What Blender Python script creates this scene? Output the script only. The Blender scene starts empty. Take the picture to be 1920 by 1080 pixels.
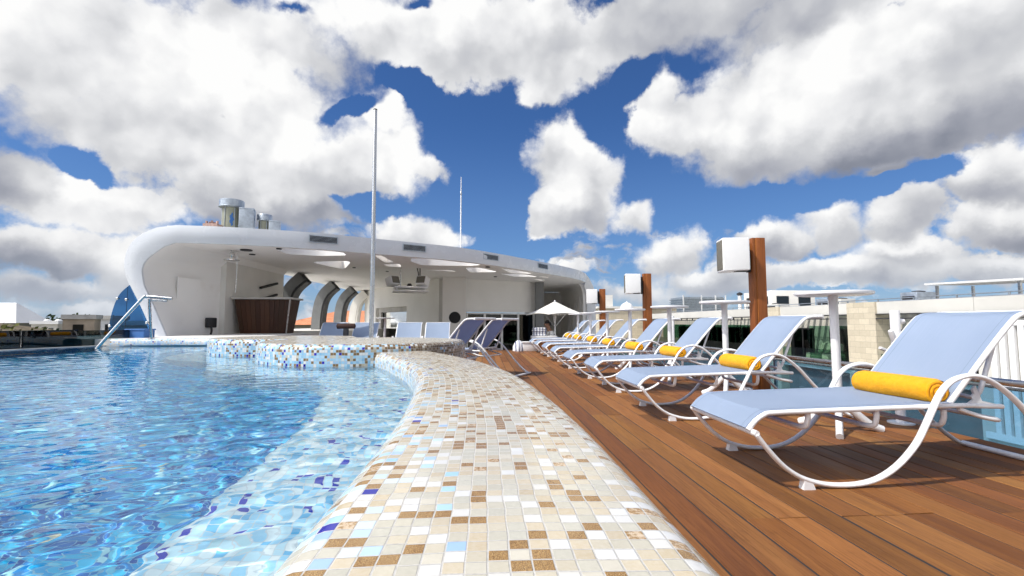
import bpy, bmesh, math, random
from mathutils import Vector, Matrix, noise as mnoise
random.seed(7)
R_ = math.radians
scene = bpy.context.scene
COL = scene.collection

# ------------------------------------------------------------------ camera
CAM_H = 0.8
cd = bpy.data.cameras.new('camera')
cam = bpy.data.objects.new('camera', cd)
COL.objects.link(cam)
cam.location = (0, 0, CAM_H)
PITCH, YAW = R_(4.224), R_(3.373)
cam.rotation_euler = (R_(90) + PITCH, 0, -YAW)
cd.sensor_width = 36
cd.lens = 16.5
cd.clip_start = 0.05
cd.clip_end = 6000
scene.camera = cam
scene.view_settings.view_transform = 'Standard'
scene.view_settings.look = 'None'
scene.view_settings.exposure = 0.2
scene.view_settings.gamma = 1.0
scene.view_settings.use_curve_mapping = False
scene.cycles.use_denoising = True
scene.cycles.max_bounces = 14
scene.cycles.diffuse_bounces = 10
scene.cycles.transparent_max_bounces = 16
scene.cycles.sample_clamp_indirect = 6.0
scene.cycles.caustics_reflective = False

# ------------------------------------------------------------------ sun
TO_SUN = Vector((-0.514, -0.212, 0.829)).normalized()
SUN_EL = math.asin(TO_SUN.z)
SUN_AZ = math.atan2(TO_SUN.x, TO_SUN.y)
sl = bpy.data.lights.new('sun', 'SUN')
sl.energy = 3.8
sl.angle = R_(0.53)
sl.color = (1.0, 0.95, 0.87)
so = bpy.data.objects.new('sun', sl)
COL.objects.link(so)
so.rotation_euler = TO_SUN.to_track_quat('Z', 'Y').to_euler()

# ------------------------------------------------------------------ node helper
class NT:
    """small wrapper that builds node trees from python expressions"""
    def __init__(self, tree):
        self.t = tree
        self.n = tree.nodes
        self.l = tree.links
    def new(self, typ, **kw):
        nd = self.n.new(typ)
        for k, v in kw.items():
            setattr(nd, k, v)
        return nd
    def put(self, sock, v):
        if isinstance(v, bpy.types.NodeSocket):
            self.l.new(v, sock)
        elif v is not None:
            sock.default_value = v
    def m(self, op, a, b=None, c=None, clamp=False):
        nd = self.new('ShaderNodeMath', operation=op, use_clamp=clamp)
        self.put(nd.inputs[0], a)
        if b is not None: self.put(nd.inputs[1], b)
        if c is not None: self.put(nd.inputs[2], c)
        return nd.outputs[0]
    def v(self, op, a, b=None, c=None, scale=None):
        nd = self.new('ShaderNodeVectorMath', operation=op)
        self.put(nd.inputs[0], a)
        if b is not None: self.put(nd.inputs[1], b)
        if c is not None: self.put(nd.inputs[2], c)
        if scale is not None: self.put(nd.inputs['Scale'], scale)
        return nd.outputs['Value'] if op in ('DOT_PRODUCT', 'LENGTH', 'DISTANCE') else nd.outputs[0]
    def noise(self, vec, scale=5, detail=4, rough=.5, lac=2.0, dist=0, out=0, dims='3D', w=None):
        nd = self.new('ShaderNodeTexNoise')
        nd.noise_dimensions = dims
        if vec is not None: self.put(nd.inputs['Vector'], vec)
        if w is not None: self.put(nd.inputs['W'], w)
        self.put(nd.inputs['Scale'], scale); self.put(nd.inputs['Detail'], detail)
        self.put(nd.inputs['Roughness'], rough); self.put(nd.inputs['Lacunarity'], lac)
        self.put(nd.inputs['Distortion'], dist)
        return nd.outputs[out]
    def vor(self, vec, scale=5, feature='F1', out='Distance', rand=1.0, dims='3D', smooth=None):
        nd = self.new('ShaderNodeTexVoronoi', feature=feature, voronoi_dimensions=dims)
        if vec is not None: self.put(nd.inputs['Vector'], vec)
        self.put(nd.inputs['Scale'], scale); self.put(nd.inputs['Randomness'], rand)
        if smooth is not None: self.put(nd.inputs['Smoothness'], smooth)
        return nd.outputs[out]
    def white(self, vec=None, dims='3D', out='Value', w=None):
        nd = self.new('ShaderNodeTexWhiteNoise', noise_dimensions=dims)
        if vec is not None: self.put(nd.inputs['Vector'], vec)
        if w is not None: self.put(nd.inputs['W'], w)
        return nd.outputs[out]
    def rng(self, v, a, b, c=0., d=1., smooth=False, clamp=True):
        nd = self.new('ShaderNodeMapRange')
        nd.interpolation_type = 'SMOOTHSTEP' if smooth else 'LINEAR'
        if not smooth: nd.clamp = clamp
        for i, x in enumerate((v, a, b, c, d)): self.put(nd.inputs[i], x)
        return nd.outputs[0]
    def mix(self, f, a, b, typ='MIX', clamp=False):
        nd = self.new('ShaderNodeMix', data_type='RGBA', blend_type=typ, clamp_factor=True, clamp_result=clamp)
        self.put(nd.inputs[0], f)
        for i, x in ((6, a), (7, b)):
            if isinstance(x, (tuple, list)) and len(x) == 3: x = (*x, 1)
            self.put(nd.inputs[i], x)
        return nd.outputs[2]
    def fmix(self, f, a, b):
        nd = self.new('ShaderNodeMix', data_type='FLOAT', clamp_factor=True)
        self.put(nd.inputs[0], f); self.put(nd.inputs[2], a); self.put(nd.inputs[3], b)
        return nd.outputs[0]
    def ramp(self, f, stops, interp='LINEAR'):
        nd = self.new('ShaderNodeValToRGB')
        cr = nd.color_ramp
        cr.interpolation = interp
        while len(cr.elements) > 1: cr.elements.remove(cr.elements[-1])
        cr.elements[0].position = stops[0][0]
        cr.elements[0].color = (*stops[0][1], 1)
        for p, c in stops[1:]:
            e = cr.elements.new(p); e.color = (*c, 1)
        self.put(nd.inputs[0], f)
        return nd.outputs[0]
    def xyz(self, v):
        nd = self.new('ShaderNodeSeparateXYZ'); self.put(nd.inputs[0], v)
        return nd.outputs
    def comb(self, x, y, z=0.):
        nd = self.new('ShaderNodeCombineXYZ')
        for i, q in enumerate((x, y, z)): self.put(nd.inputs[i], q)
        return nd.outputs[0]
    def coord(self, out='Object'):
        return self.new('ShaderNodeTexCoord').outputs[out]
    def bump(self, h, strength=.3, dist=.01, normal=None):
        nd = self.new('ShaderNodeBump')
        self.put(nd.inputs['Strength'], strength); self.put(nd.inputs['Distance'], dist)
        self.put(nd.inputs['Height'], h)
        if normal is not None: self.put(nd.inputs['Normal'], normal)
        return nd.outputs[0]

# ------------------------------------------------------------------ world: Nishita sky with a deck of cumulus
world = bpy.data.worlds.new("World")
scene.world = world
world.use_nodes = True
world.node_tree.nodes.clear()
W = NT(world.node_tree)
SKY_STRENGTH = 0.085

def view_dir(px, py):
    """direction in the world that was measured at a point of the photograph"""
    f = 880.0
    fw = Vector((math.sin(YAW) * math.cos(PITCH), math.cos(YAW) * math.cos(PITCH), math.sin(PITCH)))
    rt = Vector((math.cos(YAW), -math.sin(YAW), 0))
    up = rt.cross(fw)
    return (fw * f + rt * (px - 960) + up * (540 - py)).normalized()

# cloud masses: centre, half width, half height (all as measured angles), tilt, brightness of crown and of base, weight
CLOUDS = [
 (120, 60, 520, 210, 0, .98, .86, 1), (430, 190, 340, 190, 8, .98, .80, 1), (520, 70, 220, 80, 6, .80, .66, .8),
 (250, 250, 300, 110, 5, .86, .76, .9), (0, 335, 150, 62, 8, .62, .34, 1.1), (600, 320, 200, 105, -8, 1.0, .62, 1.1),
 (735, 300, 95, 95, 30, 1.0, .86, 1.2), (715, 205, 62, 55, 20, 1.0, .92, 1.2), (810, 310, 46, 34, 0, 1.0, .9, 1.0),
 (200, 385, 240, 62, 0, 1.0, .84, 1.1), (480, 380, 200, 60, 6, .92, .44, 1.2), (590, 398, 110, 26, 4, .60, .40, 1.1),
 (90, 470, 200, 60, 4, .84, .44, 1.1), (300, 500, 160, 70, 0, .95, .62, .9), (40, 545, 200, 34, 0, .82, .58, .8), (200, 580, 160, 22, 0, .85, .7, .7),
 (760, 60, 260, 110, 10, 1.0, .86, 1.1), (960, 70, 260, 110, 4, .94, .76, 1.1), (1060, 135, 130, 68, -24, .94, .80, 1.0), (1015, 188, 48, 30, 0, .98, .86, .9),
 (1260, 30, 300, 95, -6, .74, .60, 1.0), (1560, 10, 300, 70, 0, .72, .66, .8),
 (1290, 245, 120, 85, 14, 1.0, .90, 1.1), (1235, 175, 62, 60, 0, .98, .88, .9), (1480, 150, 270, 110, -12, 1.0, .86, 1.1), (1440, 265, 240, 88, 2, .98, .50, 1.2),
 (1730, 120, 260, 150, -8, .94, .66, 1.0), (1700, 235, 300, 92, -12, .80, .36, 1.3), (1900, 150, 190, 130, 0, .86, .50, 1.0), (1665, 318, 76, 22, -6, .50, .40, .8),
 (1074, 312, 112, 86, 10, 1.0, .84, 1.25), (1060, 385, 112, 62, -4, 1.0, .62, 1.2), (1185, 398, 62, 38, 0, .96, .74, 1.1),
 (770, 442, 98, 44, 6, 1.0, .80, 1.2), (1085, 505, 30, 18, 0, .98, .86, 1.0),
 (1262, 470, 92, 56, -18, 1.0, .52, 1.15), (1555, 425, 90, 62, -10, 1.0, .60, 1.1), (1450, 455, 84, 46, 0, .98, .50, 1.1), (1690, 410, 110, 66, -14, .98, .70, 1.1), (1705, 478, 130, 40, 0, 1.0, .50, 1.0),
 (1865, 340, 120, 78, -16, .98, .52, 1.2), (1870, 430, 120, 56, 0, .94, .54, 1.0), (1350, 520, 190, 36, 0, .94, .60, .9), (1600, 512, 230, 34, 0, .95, .60, .9), (1860, 500, 160, 32, 0, .95, .66, .9), (1200, 545, 120, 30, 0, .90, .66, .8),
]
HOLES = [(165, 312, 92, 34, 30, 1.25), (405, 234, 52, 20, 0, .75), (655, 195, 70, 26, -25, 1.3), (760, 150, 70, 34, 14, 1.3), (1200, 150, 60, 46, -25, 1.2),
         (900, 260, 130, 90, 0, 1.0), (940, 380, 70, 90, 0, .8), (1130, 240, 70, 60, 0, 1.0), (690, 392, 100, 26, -10, 1.0), (790, 6, 36, 20, 0, .85), (1200, 345, 70, 60, 0, .7), (1480, 370, 230, 34, -4, 1.2), (1375, 410, 50, 60, 0, .9), (1240, 400, 50, 40, 0, .7), (1650, 350, 60, 30, 0, .8), (1780, 320, 80, 30, -16, .8), (545, 3, 40, 14, 0, .6)]

def cloud_basis(c):
    cx, cy, rx, ry, rot = c[:5]
    d = view_dir(cx, cy)
    ca, sa = math.cos(R_(rot)), math.sin(R_(rot))
    e1 = view_dir(cx + 2 * ca, cy + 2 * sa) - view_dir(cx - 2 * ca, cy - 2 * sa)
    e2 = view_dir(cx + 2 * sa, cy - 2 * ca) - view_dir(cx - 2 * sa, cy + 2 * ca)
    e1 -= d * e1.dot(d); e2 -= d * e2.dot(d)
    a = e1.normalized() / (rx * e1.length / 4)
    b = e2.normalized() / (ry * e2.length / 4)
    return d, a, b

def build_world():
    D = W.coord('Generated')
    # domain warp so the outlines billow
    n1 = W.noise(D, 5.5, 3, .55, out=1)
    n2 = W.noise(D, 23, 4, .62, out=1)
    w1 = W.v('SCALE', W.v('SUBTRACT', n1, (.5, .5, .5)), scale=.10)
    w2 = W.v('SCALE', W.v('SUBTRACT', n2, (.5, .5, .5)), scale=.042)
    Dw = W.v('ADD', W.v('ADD', D, w1), w2)
    def blob(c):
        d, a, b = cloud_basis(c)
        # offset removes the component along the centre: a.D is already 0 at the centre
        x = W.v('DOT_PRODUCT', Dw, tuple(a))
        y = W.v('DOT_PRODUCT', Dw, tuple(b))
        q = W.m('SQRT', W.m('MULTIPLY_ADD', x, x, W.m('MULTIPLY', y, y)))
        return q, y
    fsum = None; ssum = None; fmax = None
    for c in CLOUDS:
        q, y = blob(c)
        f = W.m('MAXIMUM', W.m('MULTIPLY_ADD', q, -c[7], c[7]), -.6)
        w = W.m('MAXIMUM', W.m('ADD', f, .12), 0.)
        w = W.m('MULTIPLY', w, w)
        s = W.m('MULTIPLY', w, W.rng(y, -.75, .55, c[6], c[5], smooth=True))
        fmax = f if fmax is None else W.m('SMOOTH_MAX', fmax, f, .12)
        fsum = w if fsum is None else W.m('ADD', fsum, w)
        ssum = s if ssum is None else W.m('ADD', ssum, s)
    hole = None
    for c in HOLES:
        q, y = blob(c)
        f = W.m('MAXIMUM', W.m('MULTIPLY_ADD', q, -c[5], c[5]), 0.)
        hole = f if hole is None else W.m('ADD', hole, f)
    shade = W.m('DIVIDE', W.m('ADD', ssum, .0016), W.m('ADD', fsum, .002))
    # billows, also sampled a little towards the sun for relief
    Ls = tuple((Vector((-.62, -.1, .78))).normalized())
    wob = W.v('SCALE', W.v('SUBTRACT', n2, (.5, .5, .5)), scale=.05)
    def fbm(V):
        big = W.noise(V, 8.5, 9, .66)
        puff = W.vor(W.v('ADD', V, wob), 17, 'F1')
        puff2 = W.vor(W.v('ADD', V, wob), 52, 'F1')
        return W.m('ADD', W.m('ADD', big, .10), W.m('ADD', W.m('MULTIPLY', puff, -.36), W.m('MULTIPLY', puff2, -.16)))
    fb0 = fbm(D)
    soft = W.v('ADD', D, W.v('SCALE', w2, scale=.6))
    def lump(V):
        return W.m('ADD', W.noise(V, 5.5, 3, .48), W.m('MULTIPLY', W.noise(V, 19, 2, .5), .22))
    l0 = lump(soft)
    l1 = lump(W.v('ADD', soft, W.v('SCALE', Ls, scale=.05)))
    z = W.xyz(D)[2]
    low = W.rng(z, .02, .26, 1, 0)
    # far flat rows of cloud low over the horizon
    Pf = W.v('MULTIPLY', Dw, (1, 1, 3.4))
    rows = W.noise(Pf, 7.5, 4, .55)
    frow = W.m('MULTIPLY', W.m('SUBTRACT', rows, W.rng(z, .0, .26, .455, .62)), 2.4)
    frow = W.m('SUBTRACT', frow, W.rng(z, .18, .34, 0, 2.0))
    cov0 = W.m('SUBTRACT', fmax, hole)
    # unseen sky: invented cloud, full behind as fill, opened overhead to deepen deck shade
    x_, y_, z_ = W.xyz(D)
    back = W.m('MAXIMUM', W.rng(y_, .42, .15, 0, 1), W.rng(z_, .66, .80, 0, 1))
    gen = W.m('MULTIPLY', W.m('SUBTRACT', W.noise(Dw, 3.2, 3, .5), W.rng(z, .55, .80, .36, .56)), 2.4)
    cov0 = W.fmix(back, cov0, gen)
    cov = W.m('ADD', W.m('MAXIMUM', cov0, frow), W.m('MULTIPLY', W.m('SUBTRACT', fb0, .36), .95))
    wid = W.rng(W.noise(D, 4.2, 2), .36, .64, .13, .58)
    alpha = W.rng(cov, -.08, wid, 0, 1, smooth=True)
    thick = W.rng(cov, .05, .75, 0, 1)
    relief = W.m('ADD', W.m('MULTIPLY', W.m('SUBTRACT', l0, l1), .95), W.m('MULTIPLY_ADD', fb0, .16, -.07))
    rowshade = W.rng(rows, .44, .66, 1.0, .50)
    shade2 = W.fmix(W.rng(cov0, -.15, .12, 0, 1), rowshade, shade)
    shade2 = W.fmix(back, shade2, W.rng(gen, .0, .7, .95, .6))
    shade2 = W.m('MULTIPLY_ADD', shade2, 1.28, -.245)
    edge = W.fmix(thick, 1.0, shade2)
    s = W.m('ADD', W.m('MULTIPLY', W.m('ADD', W.m('MULTIPLY', shade2, .75), W.m('MULTIPLY', edge, .25)), 1.0), relief)
    s = W.m('MINIMUM', W.m('MAXIMUM', s, .24), 1.0)
    tint = W.ramp(s, [(.25, (.22, .24, .30)), (.5, (.40, .415, .47)), (.75, (.64, .65, .675)), (.88, (.82, .825, .84)), (1, (.98, .98, .975))])
    sky = W.new('ShaderNodeTexSky', sky_type='NISHITA')
    sky.sun_disc = False
    sky.sun_elevation = SUN_EL
    sky.sun_rotation = SUN_AZ
    sky.air_density = 1.0; sky.dust_density = .35; sky.ozone_density = 2.2
    skyc = W.mix(1.0, sky.outputs[0], (.42, .69, 1.08), 'MULTIPLY')
    cl = W.v('SCALE', tint, scale=.88 / SKY_STRENGTH)
    haze = W.rng(z, .0, .13, .38, 0, smooth=True)
    hz = W.v('SCALE', W.comb(.52, .62, .76), scale=.85 / SKY_STRENGTH)
    # unseen cloud around the sun, brightened as added fill for facade and canopy
    fill_glow = W.rng(W.v('DOT_PRODUCT', D, tuple(TO_SUN)), .60, .98, 1.0, 8.0, smooth=True)
    cl = W.v('SCALE', cl, scale=fill_glow)
    skyc = W.mix(W.rng(z, .05, .42, .30, 0, smooth=True), skyc, W.v('SCALE', W.comb(.34, .55, .92), scale=.62 / SKY_STRENGTH))
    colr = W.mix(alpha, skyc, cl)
    colr = W.mix(haze, colr, hz)
    bg = W.new('ShaderNodeBackground')
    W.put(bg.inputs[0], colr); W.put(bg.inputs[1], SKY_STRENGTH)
    out = W.new('ShaderNodeOutputWorld')
    W.l.new(bg.outputs[0], out.inputs[0])
build_world()
world.cycles.sampling_method = 'MANUAL'
world.cycles.sample_map_resolution = 512

# ------------------------------------------------------------------ materials
def mat(name):
    m = bpy.data.materials.new(name)
    m.use_nodes = True
    N = NT(m.node_tree)
    return m, N, N.n['Principled BSDF']

def simple(name, col, rough=.5, metal=0., var=.06, scale=3., bump=.0, bscale=60., spec=.5, coat=0.):
    """painted or plain surface with a little uneven tone, grime and micro relief"""
    m, N, b = mat(name)
    P = N.coord('Object')
    n = N.noise(P, scale, 5, .6)
    lo = tuple(max(0, c * (1 - var * 1.6)) for c in col)
    hi = tuple(min(1, c * (1 + var)) for c in col)
    N.put(b.inputs['Base Color'], N.mix(N.rng(n, .3, .7), lo, hi))
    N.put(b.inputs['Roughness'], N.rng(N.noise(P, scale * 3, 3), .3, .7, max(.02, rough - .08), min(1, rough + .08)))
    b.inputs['Metallic'].default_value = metal
    b.inputs['Specular IOR Level'].default_value = spec
    b.inputs['Coat Weight'].default_value = coat
    if bump:
        N.put(b.inputs['Normal'], N.bump(N.noise(P, bscale, 4), bump, .004))
    return m

M = {}
M['white_paint'] = simple('white_powder_coat', (.80, .80, .80), .32, var=.02, bump=.03, bscale=220)
M['white_plastic'] = simple('white_plastic', (.78, .78, .77), .4, var=.03)
M['steel'] = simple('brushed_steel', (.62, .62, .61), .26, metal=1., var=.05)
M['galvanised'] = simple('galvanised_sheet', (.50, .55, .60), .42, metal=.75, var=.16, scale=7)
M['olive_duct'] = simple('olive_duct_paint', (.30, .31, .24), .5, var=.12, scale=5)
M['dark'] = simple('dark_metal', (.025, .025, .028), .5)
M['grille'] = simple('speaker_grille', (.16, .15, .12), .7, var=.1, bump=.4, bscale=500)
M['black'] = simple('black_recess', (.006, .006, .007), .6)
M['grey_clad'] = simple('grey_cladding', (.19, .195, .195), .55, var=.08)
M['dark_clad'] = simple('dark_grey_cladding', (.04, .04, .042), .55)
M['platform'] = simple('pale_screed', (.72, .70, .66), .8, var=.08, scale=1.2)
M['concrete'] = simple('pale_concrete', (.56, .54, .50), .8, var=.14, scale=1.2, bump=.15, bscale=40)
M['white_wall'] = simple('white_render', (.74, .72, .67), .8, var=.06, scale=.7, bump=.12, bscale=60)
M['wing_wall'] = simple('wing_render', (.60, .585, .54), .85, var=.07, scale=.5, bump=.1, bscale=50)
M['cream_wall'] = simple('cream_render', (.60, .57, .50), .85, var=.10, scale=.5)
M['old_wall'] = simple('weathered_render', (.44, .36, .27), .9, var=.3, scale=.35)
M['grey_roof'] = simple('grey_roofing', (.24, .23, .22), .9, var=.2, scale=.4)
M['thatch'] = simple('brown_roofing', (.13, .10, .06), .95, var=.3, scale=1.5, bump=.5, bscale=8)
M['roof_white'] = simple('white_roofing', (.74, .74, .73), .7, var=.05, scale=.3)
M['umbrella'] = simple('canvas', (.74, .72, .66), .85, var=.04, bump=.1, bscale=300)
M['skin'] = simple('skin', (.36, .19, .12), .55, var=.06)
M['hair'] = simple('dark_hair', (.012, .010, .009), .6)
M['shirt'] = simple('white_shirt', (.74, .74, .74), .85)
M['trousers'] = simple('black_trousers', (.012, .012, .014), .85)
M['brown_cloth'] = simple('brown_cloth', (.05, .025, .02), .9)
M['cushion'] = simple('cushion_cloth', (.60, .56, .46), .9, var=.2, scale=6)
M['blue_box'] = simple('blue_plastic', (.05, .16, .42), .5)
M['rubber'] = simple('rubber', (.02, .02, .02), .8)
M['bark'] = simple('bark', (.10, .075, .055), .95, var=.25, scale=9)
M['terrace'] = simple('terrace_paving', (.62, .60, .56), .8, var=.14, scale=.8)

def shell_mat():
    m, N, b = mat('smooth_white_shell')
    P = N.coord('Object')
    big = N.noise(P, .35, 4, .6)
    streak = N.noise(N.v('MULTIPLY', P, (3.2, 3.2, .35)), 1.4, 5, .6)
    c = N.mix(N.rng(big, .35, .7), (.68, .70, .725), (.74, .755, .775))
    c = N.mix(N.m('MULTIPLY', N.rng(streak, .56, .80), .16), c, (.52, .50, .46))
    N.put(b.inputs['Base Color'], c)
    N.put(b.inputs['Roughness'], N.rng(N.noise(P, 2.2, 4), .3, .7, .18, .34))
    b.inputs['Specular IOR Level'].default_value = .5
    b.inputs['Coat Weight'].default_value = .25
    b.inputs['Coat Roughness'].default_value = .12
    N.put(b.inputs['Normal'], N.bump(N.noise(P, 1.1, 3), .12, .05))
    return m
M['shell'] = shell_mat()

def soffit_mat():
    m, N, b = mat('soffit_plaster')
    P = N.coord('Object')
    c = N.mix(N.rng(N.noise(P, .5, 5, .6), .3, .7), (.85, .83, .80), (.89, .875, .85))
    c = N.mix(N.m('MULTIPLY', N.rng(N.noise(P, 2.6, 5, .6), .58, .8), .15), c, (.45, .38, .30))
    N.put(b.inputs['Base Color'], c)
    b.inputs['Roughness'].default_value = .7
    N.put(b.inputs['Normal'], N.bump(N.noise(P, 18, 5), .10, .01))
    return m
M['soffit'] = soffit_mat()

def brick_paint_mat():
    m, N, b = mat('painted_block_wall')
    P = N.coord('Object')
    br = N.new('ShaderNodeTexBrick')
    x, y, z = N.xyz(P)
    N.put(br.inputs['Vector'], N.comb(N.m('ADD', x, y), z, 0))
    br.inputs['Scale'].default_value = 1.0
    br.inputs['Brick Width'].default_value = .4
    br.inputs['Row Height'].default_value = .2
    br.inputs['Mortar Size'].default_value = .006
    c = N.mix(N.rng(N.noise(P, 1.1, 5), .3, .7), (.80, .785, .75), (.86, .845, .81))
    N.put(b.inputs['Base Color'], c)
    b.inputs['Roughness'].default_value = .75
    N.put(b.inputs['Normal'], N.bump(N.m('ADD', N.m('MULTIPLY', br.outputs['Fac'], -1.), N.m('MULTIPLY', N.noise(P, 40, 4), .3)), .25, .006))
    return m
M['block_wall'] = brick_paint_mat()

def mosaic_mat(name, mode):
    """square glass tesserae in pale grout; colour picked per tile"""
    P_ = .0254
    m, N, b = mat(name)
    uvn = N.new('ShaderNodeUVMap')
    u, v, _ = N.xyz(uvn.outputs[0])
    # the path direction is u, columns follow it; each column is shifted a little
    vj = N.m('FLOOR', N.m('DIVIDE', v, P_))
    jit = N.m('MULTIPLY', N.white(None, '1D', 'Value', w=vj), .13 * P_)
    wav = N.m('MULTIPLY', N.m('SUBTRACT', N.noise(N.comb(N.m('MULTIPLY', u, 3.), N.m('MULTIPLY', v, .0), 0.), 2., 2), .5), .012)
    v2 = N.m('ADD', v, wav)
    u2 = N.m('ADD', u, jit)
    cu = N.m('DIVIDE', u2, P_); cv = N.m('DIVIDE', v2, P_)
    iu = N.m('FLOOR', cu); iv = N.m('FLOOR', cv)
    fu = N.m('ABSOLUTE', N.m('SUBTRACT', N.m('SUBTRACT', cu, iu), .5))
    fv = N.m('ABSOLUTE', N.m('SUBTRACT', N.m('SUBTRACT', cv, iv), .5))
    wn = N.new('ShaderNodeTexWhiteNoise', noise_dimensions='2D')
    N.put(wn.inputs['Vector'], N.comb(iu, iv, 0))
    r1 = wn.outputs['Value']
    sc = N.new('ShaderNodeSeparateColor'); N.l.new(wn.outputs['Color'], sc.inputs[0])
    ra, rb, rc = sc.outputs
    em = N.m('MAXIMUM', fu, fv)
    # corners of each tessera slightly rounded, edge width uneven
    gw = N.m('ADD', .445, N.m('MULTIPLY', rc, .02))
    tile = N.rng(em, N.m('SUBTRACT', gw, .012), N.m('ADD', gw, .012), 1, 0)
    Po = N.coord('Object')
    fine = N.noise(Po, 900, 2, .6)
    mid = N.noise(Po, 140, 4, .65)
    cream = N.ramp(rb, [(0, (.47, .385, .25)), (.3, (.52, .44, .305)), (.55, (.49, .455, .355)), (.8, (.445, .43, .355)), (1, (.54, .50, .405))], 'LINEAR')
    cream = N.mix(N.rng(mid, .35, .75, 0, .35), cream, (.64, .60, .51))
    gold = N.mix(N.rng(fine, .40, .66), (.15, .070, .018), (.52, .31, .10))
    gold = N.mix(N.rng(N.noise(Po, 1500, 1), .60, .72), gold, (.85, .66, .34))
    gold = N.mix(N.m('MULTIPLY', N.m('GREATER_THAN', rb, .78), N.rng(mid, .45, .6)), gold, (.66, .52, .36))
    white = N.mix(rb, (.66, .64, .58), (.68, .685, .68))
    pale = N.ramp(rb, [(0, (.36, .58, .74)), (.35, (.48, .66, .80)), (.7, (.60, .74, .82)), (1, (.22, .38, .72))])
    deep = N.mix(rb, (.010, .012, .26), (.03, .03, .40))
    if mode == 'wall':
        # v is the distance across the coping: positive towards the water
        vq = N.m('MULTIPLY', N.m('ADD', iv, .5), P_)
        side = N.rng(vq, .02, .25, 0, 1)
        face = N.rng(vq, .24, .34, 0, 1)
        pg = N.fmix(face, N.fmix(side, .185, .15), .02)
        pb = N.fmix(face, N.m('MULTIPLY', side, .30), .56)
        pd = N.m('MULTIPLY', side, .016)
        pw = N.fmix(face, .115, .26)
    elif mode == 'island':
        # v is the height: tessera mix runs from blue low down to brown at the rim, u is the way round (0..1 * girth)
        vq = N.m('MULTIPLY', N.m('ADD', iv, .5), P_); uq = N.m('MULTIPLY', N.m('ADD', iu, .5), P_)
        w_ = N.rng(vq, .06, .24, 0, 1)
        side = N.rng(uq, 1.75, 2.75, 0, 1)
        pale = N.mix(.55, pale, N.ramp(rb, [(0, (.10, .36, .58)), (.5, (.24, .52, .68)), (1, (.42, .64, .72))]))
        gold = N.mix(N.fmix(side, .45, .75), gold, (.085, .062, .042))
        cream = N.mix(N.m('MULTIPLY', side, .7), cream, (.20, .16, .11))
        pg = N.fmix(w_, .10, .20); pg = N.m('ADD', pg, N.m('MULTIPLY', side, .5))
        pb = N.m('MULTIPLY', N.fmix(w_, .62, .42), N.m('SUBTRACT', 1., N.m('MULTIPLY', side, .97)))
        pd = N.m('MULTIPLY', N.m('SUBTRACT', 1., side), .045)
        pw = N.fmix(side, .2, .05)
    elif mode == 'top':
        pg, pb, pd, pw = .10, .01, .0, .20
    else:  # pale: the low wall at the end of the pool and the bench under water
        pg, pb, pd, pw = .012, .58, .02, .34
    c = cream
    def pick(lo, p):
        hi = N.m('ADD', lo, p)
        f = N.m('MULTIPLY', N.m('GREATER_THAN', ra, lo), N.m('LESS_THAN', ra, hi))
        return f, hi
    lo = 0.0
    fg, lo = pick(lo, pg); c = N.mix(fg, c, gold)
    fb, lo = pick(lo, pb); c = N.mix(fb, c, pale)
    fd, lo = pick(lo, pd); c = N.mix(fd, c, deep)
    fw, lo = pick(lo, pw); c = N.mix(fw, c, white)
    c = N.mix(1.0, c, N.mix(N.rng(r1, 0, 1), (.90, .90, .90), (1.05, 1.05, 1.05)), 'MULTIPLY')
    grout = N.mix(N.rng(mid, .3, .7), (.40, .385, .355), (.53, .515, .48))
    dirt = N.rng(N.noise(Po, 5, 5, .6), .55, .8, 0, .25)
    grout = N.mix(dirt, grout, (.34, .30, .24))
    c = N.mix(tile, grout, c)
    N.put(b.inputs['Base Color'], c)
    N.put(b.inputs['Roughness'], N.fmix(tile, .8, N.rng(rb, 0, 1, .10, .24)))
    b.inputs['Specular IOR Level'].default_value = .45
    # every tile sits at its own slight tilt
    tx = N.m('MULTIPLY', N.m('SUBTRACT', rb, .5), N.m('SUBTRACT', cu, iu))
    ty = N.m('MULTIPLY', N.m('SUBTRACT', rc, .5), N.m('SUBTRACT', cv, iv))
    h = N.m('ADD', N.m('MULTIPLY', tile, 1.), N.m('MULTIPLY', N.m('ADD', tx, ty), .5))
    N.put(b.inputs['Normal'], N.bump(h, .55, .0018))
    return m
M['mosaic_wall'] = mosaic_mat('mosaic_coping', 'wall')
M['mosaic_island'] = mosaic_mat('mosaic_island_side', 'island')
M['mosaic_top'] = mosaic_mat('mosaic_island_top', 'top')
M['mosaic_pale'] = mosaic_mat('mosaic_pale_blue', 'pale')

def pool_floor_mat():
    m, N, b = mat('blue_pool_mosaic')
    uvn = N.new('ShaderNodeUVMap')
    P = N.v('SCALE', uvn.outputs[0], scale=1 / .027)
    fl = N.v('FLOOR', P)
    wn = N.new('ShaderNodeTexWhiteNoise', noise_dimensions='2D'); N.put(wn.inputs['Vector'], fl)
    r = wn.outputs['Value']
    c = N.ramp(r, [(0, (.006, .085, .33)), (.08, (.010, .15, .46)), (.26, (.012, .23, .56)), (.45, (.016, .35, .66)), (.66, (.03, .45, .71)), (.85, (.14, .57, .75)), (.94, (.40, .72, .78)), (.99, (.62, .56, .40))], 'CONSTANT')
    f = N.v('FRACTION', P)
    x, y, z = N.xyz(f)
    e = N.m('MAXIMUM', N.m('ABSOLUTE', N.m('SUBTRACT', x, .5)), N.m('ABSOLUTE', N.m('SUBTRACT', y, .5)))
    c = N.mix(N.rng(e, .44, .47), c, (.22, .46, .60))
    N.put(b.inputs['Base Color'], c)
    b.inputs['Roughness'].default_value = .6
    b.inputs['Specular IOR Level'].default_value = .1
    return m
M['pool_floor'] = pool_floor_mat()

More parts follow.
